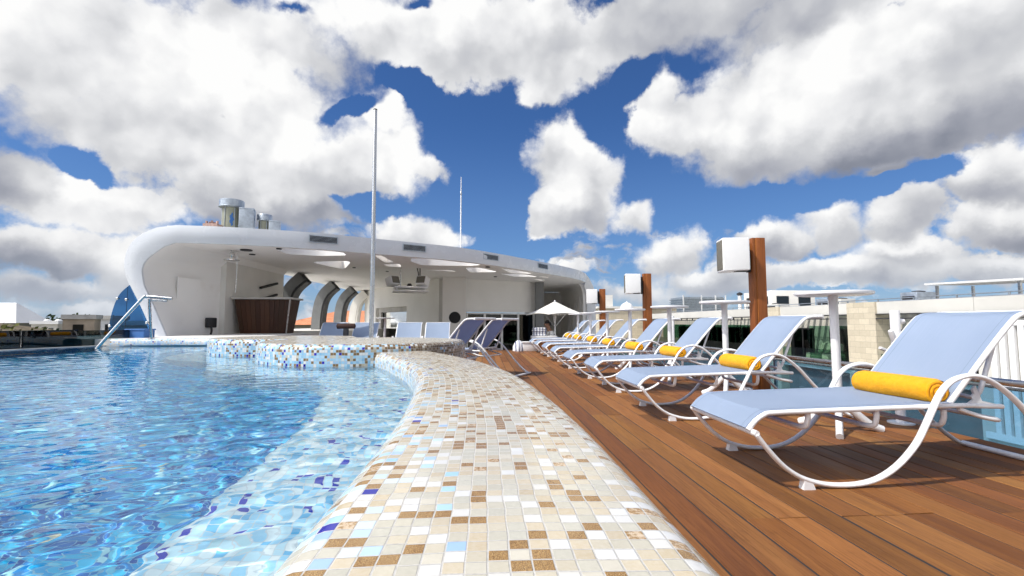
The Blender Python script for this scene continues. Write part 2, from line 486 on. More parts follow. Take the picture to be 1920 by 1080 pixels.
def bench_mat():
    m, N, b = mat('pale_bench_mosaic')
    uvn = N.new('ShaderNodeUVMap')
    P = N.v('SCALE', uvn.outputs[0], scale=1 / .0254)
    fl = N.v('FLOOR', P)
    wn = N.new('ShaderNodeTexWhiteNoise', noise_dimensions='2D'); N.put(wn.inputs['Vector'], fl)
    r = wn.outputs['Value']
    c = N.ramp(r, [(0, (.03, .04, .42)), (.05, (.16, .48, .74)), (.16, (.36, .66, .84)), (.40, (.56, .78, .86)), (.64, (.72, .82, .84)), (.82, (.80, .84, .82)), (.95, (.50, .74, .80))], 'CONSTANT')
    f = N.v('FRACTION', P)
    x, y, z = N.xyz(f)
    e = N.m('MAXIMUM', N.m('ABSOLUTE', N.m('SUBTRACT', x, .5)), N.m('ABSOLUTE', N.m('SUBTRACT', y, .5)))
    c = N.mix(N.rng(e, .43, .46), c, (.62, .68, .70))
    N.put(b.inputs['Base Color'], c)
    b.inputs['Roughness'].default_value = .6
    b.inputs['Specular IOR Level'].default_value = .1
    return m
M['bench'] = bench_mat()

def water_mat():
    m, N, b = mat('pool_water')
    N.n.remove(b)
    out = [n for n in N.n if n.type == 'OUTPUT_MATERIAL'][0]
    g = N.new('ShaderNodeBsdfGlass')
    g.inputs['Color'].default_value = (.90, .97, 1., 1)
    g.inputs['Roughness'].default_value = 0.
    g.inputs['IOR'].default_value = 1.33
    N.l.new(g.outputs[0], out.inputs[0])
    return m
M['water'] = water_mat()

def glass_mat(name, tint, gloss=.0):
    """tinted sheet glass: lets the sun through, mirrors at a grazing angle"""
    m, N, b = mat(name)
    N.n.remove(b)
    out = [n for n in N.n if n.type == 'OUTPUT_MATERIAL'][0]
    t = N.new('ShaderNodeBsdfTransparent'); t.inputs[0].default_value = (*tint, 1)
    g = N.new('ShaderNodeBsdfGlossy'); g.inputs[0].default_value = (.95, .97, 1, 1); g.inputs['Roughness'].default_value = .015
    N.put(g.inputs['Normal'], N.bump(N.noise(N.coord('Object'), .9, 2), .04, .05))
    fr = N.new('ShaderNodeFresnel'); fr.inputs[0].default_value = 1.5
    mx = N.new('ShaderNodeMixShader')
    bf = N.new('ShaderNodeNewGeometry').outputs['Backfacing']
    N.put(mx.inputs[0], N.m('MULTIPLY', N.m('ADD', fr.outputs[0], gloss), N.m('SUBTRACT', 1., bf))); N.l.new(t.outputs[0], mx.inputs[1]); N.l.new(g.outputs[0], mx.inputs[2])
    N.l.new(mx.outputs[0], out.inputs[0])
    return m
M['glass_blue'] = glass_mat('blue_glass', (.40, .58, .70))
M['glass_deep'] = glass_mat('deep_blue_glass', (.20, .43, .66))
M['glass_grey'] = glass_mat('grey_green_glass', (.15, .22, .24))
M['glass_green'] = glass_mat('green_glass', (.50, .66, .58))
M['glass_dark'] = glass_mat('dark_glass', (.10, .14, .17))
M['mirror'] = simple('mirror_glass', (.80, .82, .82), .03, metal=1., var=.01)

def fabric_mat():
    m, N, b = mat('pale_blue_sling')
    P = N.coord('Object')
    wx = N.m('SINE', N.m('MULTIPLY', N.xyz(P)[0], 2600.)); wy = N.m('SINE', N.m('MULTIPLY', N.xyz(P)[1], 2600.))
    c = N.mix(N.rng(N.noise(P, 3, 4), .3, .7), (.325, .405, .525), (.36, .44, .56))
    c = N.mix(N.m('MULTIPLY', N.rng(N.noise(N.v('MULTIPLY', P, (1, 30, 1)), 6, 3), .5, .7), .12), c, (.50, .57, .74))
    N.put(b.inputs['Base Color'], c)
    b.inputs['Roughness'].default_value = .62
    b.inputs['Specular IOR Level'].default_value = .3
    N.put(b.inputs['Normal'], N.bump(N.m('ADD', N.m('MULTIPLY', wx, wy), N.m('MULTIPLY', N.noise(N.v('MULTIPLY', P, (3, 9, 3)), 2., 3), 4.)), .10, .0012))
    out = [n for n in N.n if n.type == 'OUTPUT_MATERIAL'][0]
    tr = N.new('ShaderNodeBsdfTranslucent'); tr.inputs[0].default_value = (.30, .40, .68, 1)
    mx = N.new('ShaderNodeMixShader'); mx.inputs[0].default_value = .30
    N.l.new(b.outputs[0], mx.inputs[1]); N.l.new(tr.outputs[0], mx.inputs[2]); N.l.new(mx.outputs[0], out.inputs[0])
    return m
M['fabric'] = fabric_mat()

M['hem'] = simple('sling_hem', (.24, .31, .44), .7, var=.05, bump=.2, bscale=400)
def towel_mat(name, c1, c2):
    m, N, b = mat(name)
    P = N.coord('Object')
    n = N.noise(P, 26, 5, .65)
    N.put(b.inputs['Base Color'], N.mix(N.rng(n, .3, .7), c1, c2))
    b.inputs['Roughness'].default_value = .95
    b.inputs['Specular IOR Level'].default_value = .15
    b.inputs['Sheen Weight'].default_value = .08
    N.put(b.inputs['Normal'], N.bump(N.m('ADD', N.noise(P, 420, 3, .7), N.m('MULTIPLY', N.noise(P, 22, 3), 2.2)), .75, .006))
    return m
M['towel'] = towel_mat('mustard_terry', (.84, .36, .010), (.92, .43, .016))
def stripe_mat():
    m, N, b = mat('striped_towel')
    P = N.coord('Object')
    s = N.m('FRACT', N.m('MULTIPLY', N.m('ADD', N.xyz(P)[0], N.m('MULTIPLY', N.noise(P, 6, 2), .03)), 11.))
    N.put(b.inputs['Base Color'], N.mix(N.m('LESS_THAN', s, .30), (.74, .75, .77), (.06, .08, .19)))
    b.inputs['Roughness'].default_value = .95
    N.put(b.inputs['Normal'], N.bump(N.noise(P, 60, 4), .4, .01))
    return m
M['stripe'] = stripe_mat()

def wood(name, stops, axis=1, scale=1., rough=.42, coat=.0, spec=.4):
    """hardwood: long grain along one axis, tone and grain shift from board to board"""
    m, N, b = mat(name)
    P = N.coord('Object')
    geo = N.new('ShaderNodeNewGeometry')
    ri = geo.outputs['Random Per Island']
    off = N.comb(N.m('MULTIPLY', ri, 37.), N.m('MULTIPLY', ri, 71.), N.m('MULTIPLY', ri, 13.))
    st = [1.6, 1.6, 1.6]; st = [s * 9 for s in st]; st[axis] = .75
    Pg = N.v('ADD', N.v('MULTIPLY', P, tuple(s * scale for s in st)), off)
    warp = N.noise(Pg, .8, 3, .5, out=1)
    Pg2 = N.v('ADD', Pg, N.v('SCALE', warp, scale=1.1))
    g1 = N.noise(Pg2, 1.3, 6, .62)
    st2 = [150., 150., 150.]; st2[axis] = 4.5
    g2 = N.noise(N.v('ADD', N.v('MULTIPLY', P, tuple(s * scale for s in st2)), off), 1., 4, .7)
    tone = N.m('ADD', N.m('MULTIPLY', N.m('SUBTRACT', g1, .5), .80), N.m('ADD', N.m('MULTIPLY', ri, .50), .30))
    c = N.ramp(tone, stops)
    # every board leans to red, yellow or grey
    h = N.white(None, '1D', 'Color', w=N.m('MULTIPLY', ri, 91.7))
    c = N.mix(.5, c, N.mix(1.0, c, N.mix(.80, h, (.97, .97, .97)), 'MULTIPLY'))
    c = N.mix(N.m('MULTIPLY', N.rng(g2, .48, .68), .42), c, tuple(q * .4 for q in stops[0][1]))
    spot = N.rng(N.noise(N.v('MULTIPLY', P, (7, 7, 7)), 1., 4, .6), .60, .78, 0, .35)
    c = N.mix(spot, c, tuple(q * .7 for q in stops[0][1]))
    N.put(b.inputs['Base Color'], c)
    N.put(b.inputs['Roughness'], N.m('ADD', N.rng(g1, .3, .7, rough - .08, rough + .14), N.m('MULTIPLY', g2, .10)))
    b.inputs['Specular IOR Level'].default_value = spec
    b.inputs['Coat Weight'].default_value = coat
    N.put(b.inputs['Normal'], N.bump(N.m('ADD', g2, N.m('MULTIPLY', g1, .6)), .22, .0025))
    return m
M['deck'] = wood('hardwood_decking', [(0, (.072, .026, .008)), (.28, (.145, .054, .016)), (.52, (.215, .085, .025)), (.78, (.29, .122, .036)), (1, (.36, .165, .052))], rough=.52, spec=.22)
M['post_wood'] = wood('oiled_post_wood', [(0, (.17, .050, .012)), (.5, (.30, .092, .020)), (1, (.42, .150, .034))], axis=2)
M['bar_wood'] = wood('dark_bar_wood', [(0, (.030, .010, .004)), (.5, (.062, .022, .009)), (1, (.11, .042, .017))], axis=2)
M['stand_wood'] = wood('orange_wood', [(0, (.22, .075, .015)), (.5, (.34, .12, .025)), (1, (.44, .17, .04))], axis=2)

def stone_mat():
    m, N, b = mat('limestone_blocks')
    P = N.coord('Object')
    x, y, z = N.xyz(P)
    br = N.new('ShaderNodeTexBrick')
    N.put(br.inputs['Vector'], N.comb(N.m('ADD', y, x), z, 0))
    br.inputs['Scale'].default_value = 1.; br.inputs['Brick Width'].default_value = .34; br.inputs['Row Height'].default_value = .15
    br.inputs['Mortar Size'].default_value = .005
    br.inputs['Color1'].default_value = (.62, .55, .42, 1); br.inputs['Color2'].default_value = (.50, .44, .33, 1); br.inputs['Mortar'].default_value = (.40, .36, .28, 1)
    c = N.mix(N.rng(N.noise(P, 14, 5, .7), .4, .75, 0, .4), br.outputs['Color'], (.40, .34, .25))
    N.put(b.inputs['Base Color'], c)
    b.inputs['Roughness'].default_value = .9
    N.put(b.inputs['Normal'], N.bump(N.m('SUBTRACT', N.noise(P, 30, 5), br.outputs['Fac']), .3, .01))
    return m
M['stone'] = stone_mat()

def tile_roof_mat():
    m, N, b = mat('orange_roof_tiles')
    P = N.coord('Object')
    x, y, z = N.xyz(P)
    rows = N.m('SINE', N.m('MULTIPLY', z, 60.))
    colm = N.m('SINE', N.m('MULTIPLY', N.m('ADD', x, y), 16.))
    c = N.mix(N.rng(N.noise(P, 1.2, 5), .3, .7), (.50, .18, .08), (.66, .28, .14))
    N.put(b.inputs['Base Color'], c); b.inputs['Roughness'].default_value = .8
    N.put(b.inputs['Normal'], N.bump(N.m('ADD', rows, colm), .5, .04))
    return m
M['tile_roof'] = tile_roof_mat()

def leaf_mat(name, a, b_):
    m, N, b = mat(name)
    geo = N.new('ShaderNodeNewGeometry')
    N.put(b.inputs['Base Color'], N.mix(geo.outputs['Random Per Island'], a, b_))
    b.inputs['Roughness'].default_value = .6
    b.inputs['Specular IOR Level'].default_value = .25
    return m
M['leaf_dark'] = leaf_mat('dark_leaves', (.020, .040, .012), (.060, .095, .024))
M['leaf_mid'] = leaf_mat('mid_leaves', (.035, .065, .015), (.10, .13, .03))
M['leaf_olive'] = leaf_mat('olive_leaves', (.060, .075, .016), (.15, .15, .03))

def ground_mat():
    m, N, b = mat('city_ground')
    P = N.coord('Object')
    n = N.noise(P, .012, 7, .65)
    c = N.ramp(n, [(.32, (.05, .075, .03)), (.47, (.08, .095, .04)), (.55, (.30, .27, .22)), (.7, (.42, .39, .34))])
    c = N.mix(N.rng(N.noise(P, .15, 6, .7), .4, .7, 0, .6), c, (.16, .16, .13))
    N.put(b.inputs['Base Color'], c); b.inputs['Roughness'].default_value = .95
    return m
M['ground'] = ground_mat()

# ------------------------------------------------------------------ mesh helpers
class MB:
    """collects shapes and links them as ONE mesh object"""
    def __init__(self):
        self.v = []; self.f = []; self.mi = []; self.uv = {}
        self.cur = 0
    def add(self, vs, fs, uvs=None):
        o = len(self.v)
        self.v += [Vector(p) for p in vs]
        for i, f in enumerate(fs):
            self.f.append([o + k for k in f]); self.mi.append(self.cur)
            if uvs: self.uv[len(self.f) - 1] = uvs[i]
        return self
    def box(self, c, s, rot=None, bev=0.):
        x, y, z = (q / 2 for q in s)
        rot = rot or Matrix.Identity(3)
        if bev <= 0:
            vs = [Vector((a * x, b * y, d * z)) for a in (-1, 1) for b in (-1, 1) for d in (-1, 1)]
            fs = [(0, 1, 3, 2), (4, 6, 7, 5), (0, 4, 5, 1), (2, 3, 7, 6), (0, 2, 6, 4), (1, 5, 7, 3)]
        else:
            bm = bmesh.new()
            bmesh.ops.create_cube(bm, size=1)
            for v in bm.verts: v.co = Vector((v.co.x * s[0], v.co.y * s[1], v.co.z * s[2]))
            bmesh.ops.bevel(bm, geom=bm.edges[:], offset=min(bev, min(s) * .45), segments=2, profile=.5, affect='EDGES')
            bm.verts.index_update()
            vs = [v.co.copy() for v in bm.verts]; fs = [[v.index for v in f.verts] for f in bm.faces]
            bm.free()
        return self.add([rot @ p + Vector(c) for p in vs], fs)
    def bar(self, a, b, w, h, bev=0.):
        a, b = Vector(a), Vector(b)
        d = b - a
        q = d.to_track_quat('X', 'Z').to_matrix()
        return self.box((a + b) / 2, (d.length, w, h), q, bev)
    def tube(self, pts, rx, ry=None, seg=10, closed=False, up=(0, 0, 1), caps=True):
        pts = [Vector(p) for p in pts]
        n = len(pts)
        rs = rx if isinstance(rx, (list, tuple)) else [rx] * n
        ry = ry if ry is not None else None
        vs = []
        prev = None
        for i, p in enumerate(pts):
            if closed: t = (pts[(i + 1) % n] - pts[i - 1])
            else: t = pts[min(i + 1, n - 1)] - pts[max(i - 1, 0)]
            t.normalize()
            u = Vector(up) if prev is None else prev
            s = u - t * u.dot(t)
            if s.length < 1e-4: s = Vector((1, 0, 0)) - t * t.x
            s.normalize(); prev = s
            w = t.cross(s)
            r2 = ry if ry is not None else rs[i]
            for k in range(seg):
                a = 2 * math.pi * k / seg
                vs.append(p + s * (math.cos(a) * rs[i]) + w * (math.sin(a) * r2))
        fs = []
        for i in range(n if closed else n - 1):
            j = (i + 1) % n
            for k in range(seg):
                l = (k + 1) % seg
                fs.append((i * seg + k, i * seg + l, j * seg + l, j * seg + k))
        if caps and not closed:
            fs.append(tuple(reversed(range(seg)))); fs.append(tuple((n - 1) * seg + k for k in range(seg)))
        return self.add(vs, fs)
    def lathe(self, prof, c=(0, 0, 0), seg=32, axis='Z', cap=True):
        c = Vector(c); vs = []; fs = []
        for r, z in prof:
            for k in range(seg):
                a = 2 * math.pi * k / seg
                p = Vector((r * math.cos(a), r * math.sin(a), z))
                if axis == 'X': p = Vector((p.z, p.x, p.y))
                if axis == 'Y': p = Vector((p.x, -p.z, p.y)) if False else Vector((p.y, p.z, p.x))
                vs.append(c + p)
        for i in range(len(prof) - 1):
            for k in range(seg):
                l = (k + 1) % seg
                fs.append((i * seg + k, i * seg + l, (i + 1) * seg + l, (i + 1) * seg + k))
        if cap:
            fs.append(tuple(reversed(range(seg)))); fs.append(tuple((len(prof) - 1) * seg + k for k in range(seg)))
        return self.add(vs, fs)
    def prism(self, poly, ext):
        """planar polygon pushed along ext"""
        poly = [Vector(p) for p in poly]; ext = Vector(ext); n = len(poly)
        vs = poly + [p + ext for p in poly]
        fs = [tuple(range(n)), tuple(reversed(range(n, 2 * n)))]
        for i in range(n):
            j = (i + 1) % n
            fs.append((i, i + n, j + n, j))
        return self.add(vs, fs)
    def loft(self, rows, closed=False):
        """quads between consecutive rows of points of equal length"""
        n = len(rows[0]); vs = [p for r in rows for p in r]; fs = []
        for i in range(len(rows) - 1):
            for k in range(n if closed else n - 1):
                l = (k + 1) % n
                fs.append((i * n + k, i * n + l, (i + 1) * n + l, (i + 1) * n + k))
        return self.add(vs, fs)
    def build(self, name, mats, parent=None, smooth=True, angle=38, loc=None, fix=True):
        me = bpy.data.meshes.new(name)
        me.from_pydata([tuple(p) for p in self.v], [], self.f)
        if not isinstance(mats, (list, tuple)): mats = [mats]
        for q in mats: me.materials.append(q)
        for i, p in enumerate(me.polygons): p.material_index = self.mi[i]
        if self.uv:
            lay = me.uv_layers.new(name='UVMap')
            for i, p in enumerate(me.polygons):
                if i in self.uv:
                    for li, q in zip(p.loop_indices, self.uv[i]): lay.data[li].uv = q
        if fix:
            bm = bmesh.new(); bm.from_mesh(me)
            bmesh.ops.recalc_face_normals(bm, faces=bm.faces[:])
            bm.to_mesh(me); bm.free()
        me.validate()
        if smooth:
            for p in me.polygons: p.use_smooth = True
            me.set_sharp_from_angle(angle=R_(angle))
        o = bpy.data.objects.new(name, me)
        COL.objects.link(o)
        if parent is not None: o.parent = parent
        if loc is not None: o.location = loc
        return o

def spline(pts, n=8):
    """Catmull-Rom through the points"""
    P = [Vector(p) for p in pts]; out = []
    for i in range(len(P) - 1):
        p0, p1, p2, p3 = P[max(i - 1, 0)], P[i], P[i + 1], P[min(i + 2, len(P) - 1)]
        for k in range(n):
            t = k / n
            out.append(.5 * ((2 * p1) + (p2 - p0) * t + (2 * p0 - 5 * p1 + 4 * p2 - p3) * t * t + (3 * p1 - p0 - 3 * p2 + p3) * t ** 3))
    out.append(P[-1])
    return out

def tag(o, label=None, cat=None, group=None, kind=None):
    if label: o['label'] = label
    if cat: o['category'] = cat
    if group: o['group'] = group
    if kind: o['kind'] = kind
    return o
def thing(name, label, cat, loc=(0, 0, 0), rz=0., group=None):
    o = bpy.data.objects.new(name, None)
    COL.objects.link(o)
    o.empty_display_size = .1
    o.location = loc; o.rotation_euler = (0, 0, rz)
    return tag(o, label, cat, group)
def kids(o): return [c for c in bpy.data.objects if c.parent == o]
def copy_tree(o, parent=None):
    c = o.copy(); COL.objects.link(c)
    if parent is not None: c.parent = parent
    for ch in kids(o): copy_tree(ch, c)
    return c
def struct(o): return tag(o, kind='structure')

# ================================================================== SETTING
DECK_R = 3.42            # right edge of the timber deck
DECK_END = 13.85
WATER_Z = .40
LOW_Z = -.92             # floor of the lower level in front of the building

# ---- city ground, one sheet to the horizon
g = MB()
rings = [0, 40, 120, 400, 1200, 4500]
g.add([(-4500, -4500, -11), (4500, -4500, -11), (4500, 4500, -11), (-4500, 4500, -11)], [(0, 1, 2, 3)])
struct(g.build('ground', M['ground'], smooth=False))

# ---- timber deck: real boards with open joints over dark joists
def wall_x(y):
    pts = [(-2, .005), (1.4, .005), (1.95, -.03), (2.6, -.10), (3.25, -.25), (3.9, -.48), (4.5, -.72), (5.1, -1.0)]
    for (y0, x0), (y1, x1) in zip(pts, pts[1:]):
        if y0 <= y <= y1: return x0 + (x1 - x0) * (y - y0) / (y1 - y0)
    return pts[-1][1]
def deck():
    b = MB()
    rnd = random.Random(11)
    pitch, gap = .1385, .0075
    x = DECK_R - pitch
    ends = [.3, 1.12, 1.93, 3.0, 4.1, 5.15, 6.2, 7.4, 8.5, 9.7, 10.9, 12.2]
    while x > -4.6:
        xc = x + pitch / 2
        if xc > .02: y0 = -1.6
        elif xc > -1.0:
            y0 = next(y for y in [1.4 + .05 * k for k in range(90)] if wall_x(y) <= xc or y > 5)
        else: y0 = 6.1 if xc > -2.2 else 7.45 if xc > -3.0 else 8.15 if xc > -3.7 else 8.6
        cuts = sorted(e + rnd.uniform(-.012, .012) for e in ends if e > y0 + .3 and rnd.random() < .38)
        ys = [y0] + cuts + [DECK_END]
        for a, c in zip(ys, ys[1:]):
            dz = rnd.uniform(-.0012, .0012); tw = rnd.uniform(-.0012, .0012)
            r = .003
            x0, x1 = x + gap / 2, x + pitch - gap / 2
            prof = [(x0, -.028), (x0, -r), (x0 + r, 0), (x1 - r, 0), (x1, -r), (x1, -.028)]
            rows = []
            for yy in (a + .0015, c - .0015):
                rows.append([(px_, yy, pz + dz + (tw if px_ > xc else -tw)) for px_, pz in prof])
            b.cur = 0
            b.loft(rows)
            b.add(rows[0] + rows[1], [tuple(range(6)), tuple(reversed(range(6, 12)))])
        x -= pitch
    b.cur = 1
    b.box((1.71 + .0, (DECK_END - 1.6) / 2, -.0637), (3.40, DECK_END + 1.6, .122))
    b.box((-2.30, 11.0, -.0637), (4.598, 5.68, .122))
    b.cur = 0
    b.box((DECK_R - .012 + .02, (DECK_END - 1.6) / 2, -.11), (.022, DECK_END + 1.6, .20))
    b.box((0, DECK_END + .012, -.11), (6.84, .022, .20))
    o = b.build('deck', [M['deck'], M['rubber']], smooth=False, fix=False)
    bm = bmesh.new(); bm.from_mesh(o.data); bmesh.ops.recalc_face_normals(bm, faces=bm.faces[:]); bm.to_mesh(o.data); bm.free()
    struct(o)
deck()

# platform behind the end of the pool, floor of the lower level, terrace beside the deck
b = MB()
b.prism([(-8.6, 8.52, -.5), (-6.25, 8.52, -.5), (-4.6, 8.62, -.5), (-4.6, 26, -.5), (-8.6, 26, -.5)], (0, 0, 1.018))
struct(b.build('platform', M['platform'], smooth=False))
b = MB(); b.box((1.5, 20.0, LOW_Z - .1), (11.2, 12.4, .2)); struct(b.build('lower_floor', M['terrace'], smooth=False))
b = MB(); b.box((6.9, 14, -1.75), (6.6, 36, .2)); struct(b.build('side_terrace', M['terrace'], smooth=False))

# ---- curved mosaic coping along the pool
PATH = spline([(.005, -1.6, 0), (.005, -.4, 0), (.005, .6, 0), (.005, 1.3, 0), (-.03, 1.95, 0), (-.10, 2.6, 0), (-.25, 3.25, 0), (-.48, 3.9, 0), (-.74, 4.5, 0), (-1.02, 5.1, 0)], 14)
def coping_profile(w=.272, top=.525, r=.072, zl=-1.0, zr=-.06):
    """across the coping from the deck side up, over, and down into the water; (offset to the right, z, v)"""
    pr = []
    n = 7
    pr.append((w, zr)); pr.append((w, (zr + top - r) / 2)); pr.append((w, top - r))
    for k in range(1, n + 1):
        a = math.pi / 2 * k / n
        pr.append((w - r + r * math.cos(a), top - r + r * math.sin(a)))
    for q in (.6, .2, -.2, -.6): pr.append((q * (w - r), top + .004 * (1 - abs(q))))
    for k in range(n + 1):
        a = math.pi / 2 * k / n
        pr.append((-(w - r) - r * math.sin(a), top - r + r * math.cos(a)))
    pr.append((-w, .3)); pr.append((-w, 0.0)); pr.append((-w, zl))
    pr = [(a + .022 if a > 0 else a, z) for a, z in pr]
    # v measured from the middle of the top
    acc = [0.]
    for (a, c), (d, e) in zip(pr, pr[1:]): acc.append(acc[-1] + math.hypot(a - d, c - e))
    mid = next(acc[i] - (pr[i][0]) * -1 for i in range(len(pr)) if pr[i][0] <= 0)
    mid = acc[[i for i in range(len(pr)) if pr[i][0] > 0][-1]] + [p for p in pr if p[0] > 0][-1][0]
    return [(a, z, v - mid) for (a, z), v in zip(pr, acc)]
def sweep_uv(path, prof, name, mats, u0=0.):
    n = len(path); m_ = len(prof); vs = []; us = []
    acc = u0
    for i, p in enumerate(path):
        t = (path[min(i + 1, n - 1)] - path[max(i - 1, 0)]); t.z = 0; t.normalize()
        rgt = Vector((t.y, -t.x, 0))
        if i: acc += (p - path[i - 1]).length
        us.append(acc)
        for off, z, v in prof: vs.append(p + rgt * off + Vector((0, 0, z)))
    fs = []; uvs = []
    for i in range(n - 1):
        for k in range(m_ - 1):
            fs.append((i * m_ + k, (i + 1) * m_ + k, (i + 1) * m_ + k + 1, i * m_ + k + 1))
            uvs.append([(us[i], prof[k][2]), (us[i + 1], prof[k][2]), (us[i + 1], prof[k + 1][2]), (us[i], prof[k + 1][2])])
    b = MB(); b.add(vs, fs, uvs)
    return b.build(name, mats, angle=80)
cop = sweep_uv(PATH, coping_profile(), 'mosaic_coping', M['mosaic_wall'])
tag(cop, 'long curved pool coping of cream, white and gold brown mosaic beside the deck', 'pool coping')

# ---- two round mosaic islands
def island(name, cx, cy, R, top, label, sub):
    t = thing(name, label, 'planter', (cx, cy, 0), 0, 'round mosaic islands in the pool')
    seg = 96; r = .055
    prof = [(R, -1.0), (R, 0.), (R, .2), (R, .35), (R, top - r)] + [(R - r + r * math.cos(a), top - r + r * math.sin(a)) for a in (.3, .6, .9, 1.2, 1.45)]
    vs = []; fs = []; uvs = []
    for k in range(seg + 1):
        a = 2 * math.pi * k / seg
        for rr, z in prof: vs.append(Vector((rr * math.cos(a), rr * math.sin(a), z)))
    # u runs from the left of the island (west) through the front to the right
    def uu(k):
        a = 2 * math.pi * k / seg
        return ((a - math.pi) % (2 * math.pi)) * R if False else (a - math.pi) * R
    np_ = len(prof)
    for k in range(seg):
        for i in range(np_ - 1):
            fs.append((k * np_ + i, (k + 1) * np_ + i, (k + 1) * np_ + i + 1, k * np_ + i + 1))
            v0, v1 = prof[i][1] - WATER_Z + .0, prof[i + 1][1] - WATER_Z
            if i >= 4:
                v0 = prof[4][1] - WATER_Z + r * (0 if i == 4 else (.3 * (i - 4))); v1 = prof[4][1] - WATER_Z + r * .3 * (i - 3)
            uvs.append([(uu(k) , v0), (uu(k + 1), v0), (uu(k + 1), v1), (uu(k), v1)])
    b = MB(); b.add(vs, fs, uvs)
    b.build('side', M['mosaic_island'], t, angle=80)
    b = MB(); vs = []; fs = []; uvs = []
    rim = R - r + r * math.cos(1.45); zt = top - r + r * math.sin(1.45)
    rr_ = [rim, R * .8, R * .5, R * .2, 0.02]
    for k in range(seg):
        for q in range(len(rr_)): 
            a = 2 * math.pi * k / seg
            vs.append(Vector((rr_[q] * math.cos(a), rr_[q] * math.sin(a), zt + .01 * (1 - rr_[q] / rim))))
    for k in range(seg):
        l = (k + 1) % seg
        for q in range(len(rr_) - 1):
            f = (k * 5 + q, l * 5 + q, l * 5 + q + 1, k * 5 + q + 1)
            fs.append(f); uvs.append([(vs[i].x, vs[i].y) for i in f])
    b.add(vs, fs, uvs)
    b.build('top', M['mosaic_top'], t, angle=80)
    return t
island('mosaic_island', -1.338, 5.49, 1.117, .60, 'nearer round island clad in blue, brown and white mosaic at the coping end', 0)
island('mosaic_island', -2.72, 6.70, .93, .60, 'farther round mosaic island partly hidden behind the larger one', 0)

# ---- low wall at the far end of the pool, and the water's left edge
endp = [Vector(p) for p in ((-6.25, 8.36, 0), (-5.6, 8.44, 0), (-5.0, 8.5, 0), (-4.4, 8.42, 0), (-3.7, 8.0, 0), (-3.0, 7.3, 0))]
endw = sweep_uv(list(reversed(spline(endp, 6))), [(-.10, .42, .45), (-.10, .50, .37), (-.06, .524, .33), (.05, .528, .24), (.12, .52, .17), (.15, .49, .13), (.15, .40, .04), (.15, -.95, -1.3)], 'pool_end_wall', M['mosaic_pale'])
tag(endw, 'low pale blue mosaic wall at the far end of the pool', 'pool wall')

# ---- pool basin and bench
b = MB(); vs = []; fs = []; uvs = []
nx, ny = 16, 20
for j in range(ny + 1):
    for i in range(nx + 1): vs.append(Vector((-6.6 + 6.6 * i / nx, -2 + 11 * j / ny, -.62)))
for j in range(ny):
    for i in range(nx):
        f = (j * (nx + 1) + i, j * (nx + 1) + i + 1, (j + 1) * (nx + 1) + i + 1, (j + 1) * (nx + 1) + i)
        fs.append(f); uvs.append([(vs[k].x, vs[k].y) for k in f])
def vwall(a, c, z0, z1):
    o = len(vs); L = (Vector(c) - Vector(a)).length
    vs.extend([Vector((*a, z0)), Vector((*c, z0)), Vector((*c, z1)), Vector((*a, z1))])
    fs.append((o, o + 1, o + 2, o + 3)); uvs.append([(0, z0), (L, z0), (L, z1), (0, z1)])
vwall((-6.6, -2), (-6.74, 7.4), -.62, .394); vwall((-6.74, 7.4), (-6.30, 9.0), -.62, .394); vwall((-6.5, 8.9), (-2.8, 8.9), -.62, .39); vwall((0, -2), (-6.6, -2), -.62, .40)
b.add(vs, fs, uvs)
basin = b.build('pool_floor', M['pool_floor'], smooth=False, fix=False); struct(basin)
BP = [p for p in PATH]
def bench_prof(): return [(-.20, .06, 0), (-.45, .06, .25), (-.74, .055, .54), (-.78, .03, .59), (-.78, -.62, 1.24)]
bench = sweep_uv(BP, bench_prof(), 'pool_bench', M['bench']); struct(bench)
b = MB(); vs = []; fs = []; uvs = []
for (cx, cy, R) in ((-1.338, 5.49, 1.117), (-2.72, 6.70, .93)):
    o = len(vs); seg = 64
    for k in range(seg):
        a = 2 * math.pi * k / seg
        for rr, z in ((R - .1, .05), (R + .42, .045), (R + .44, -.62)): vs.append(Vector((cx + rr * math.cos(a), cy + rr * math.sin(a), z + (.004 if R > 1 else 0))))
    for k in range(seg):
        l = (k + 1) % seg
        # only the side that stands in the water
        if not (.80 if R > 1 else .86) < 2 * (k + .5) / seg < 1.64: continue
        for q in range(2):
            f = (o + k * 3 + q, o + l * 3 + q, o + l * 3 + q + 1, o + k * 3 + q + 1)
            fs.append(f); uvs.append([(vs[i].x + vs[i].z, vs[i].y + vs[i].z * .3) for i in f])
b.add(vs, fs, uvs); ib = b.build('island_bench', M['bench'], smooth=False, fix=False); struct(ib)

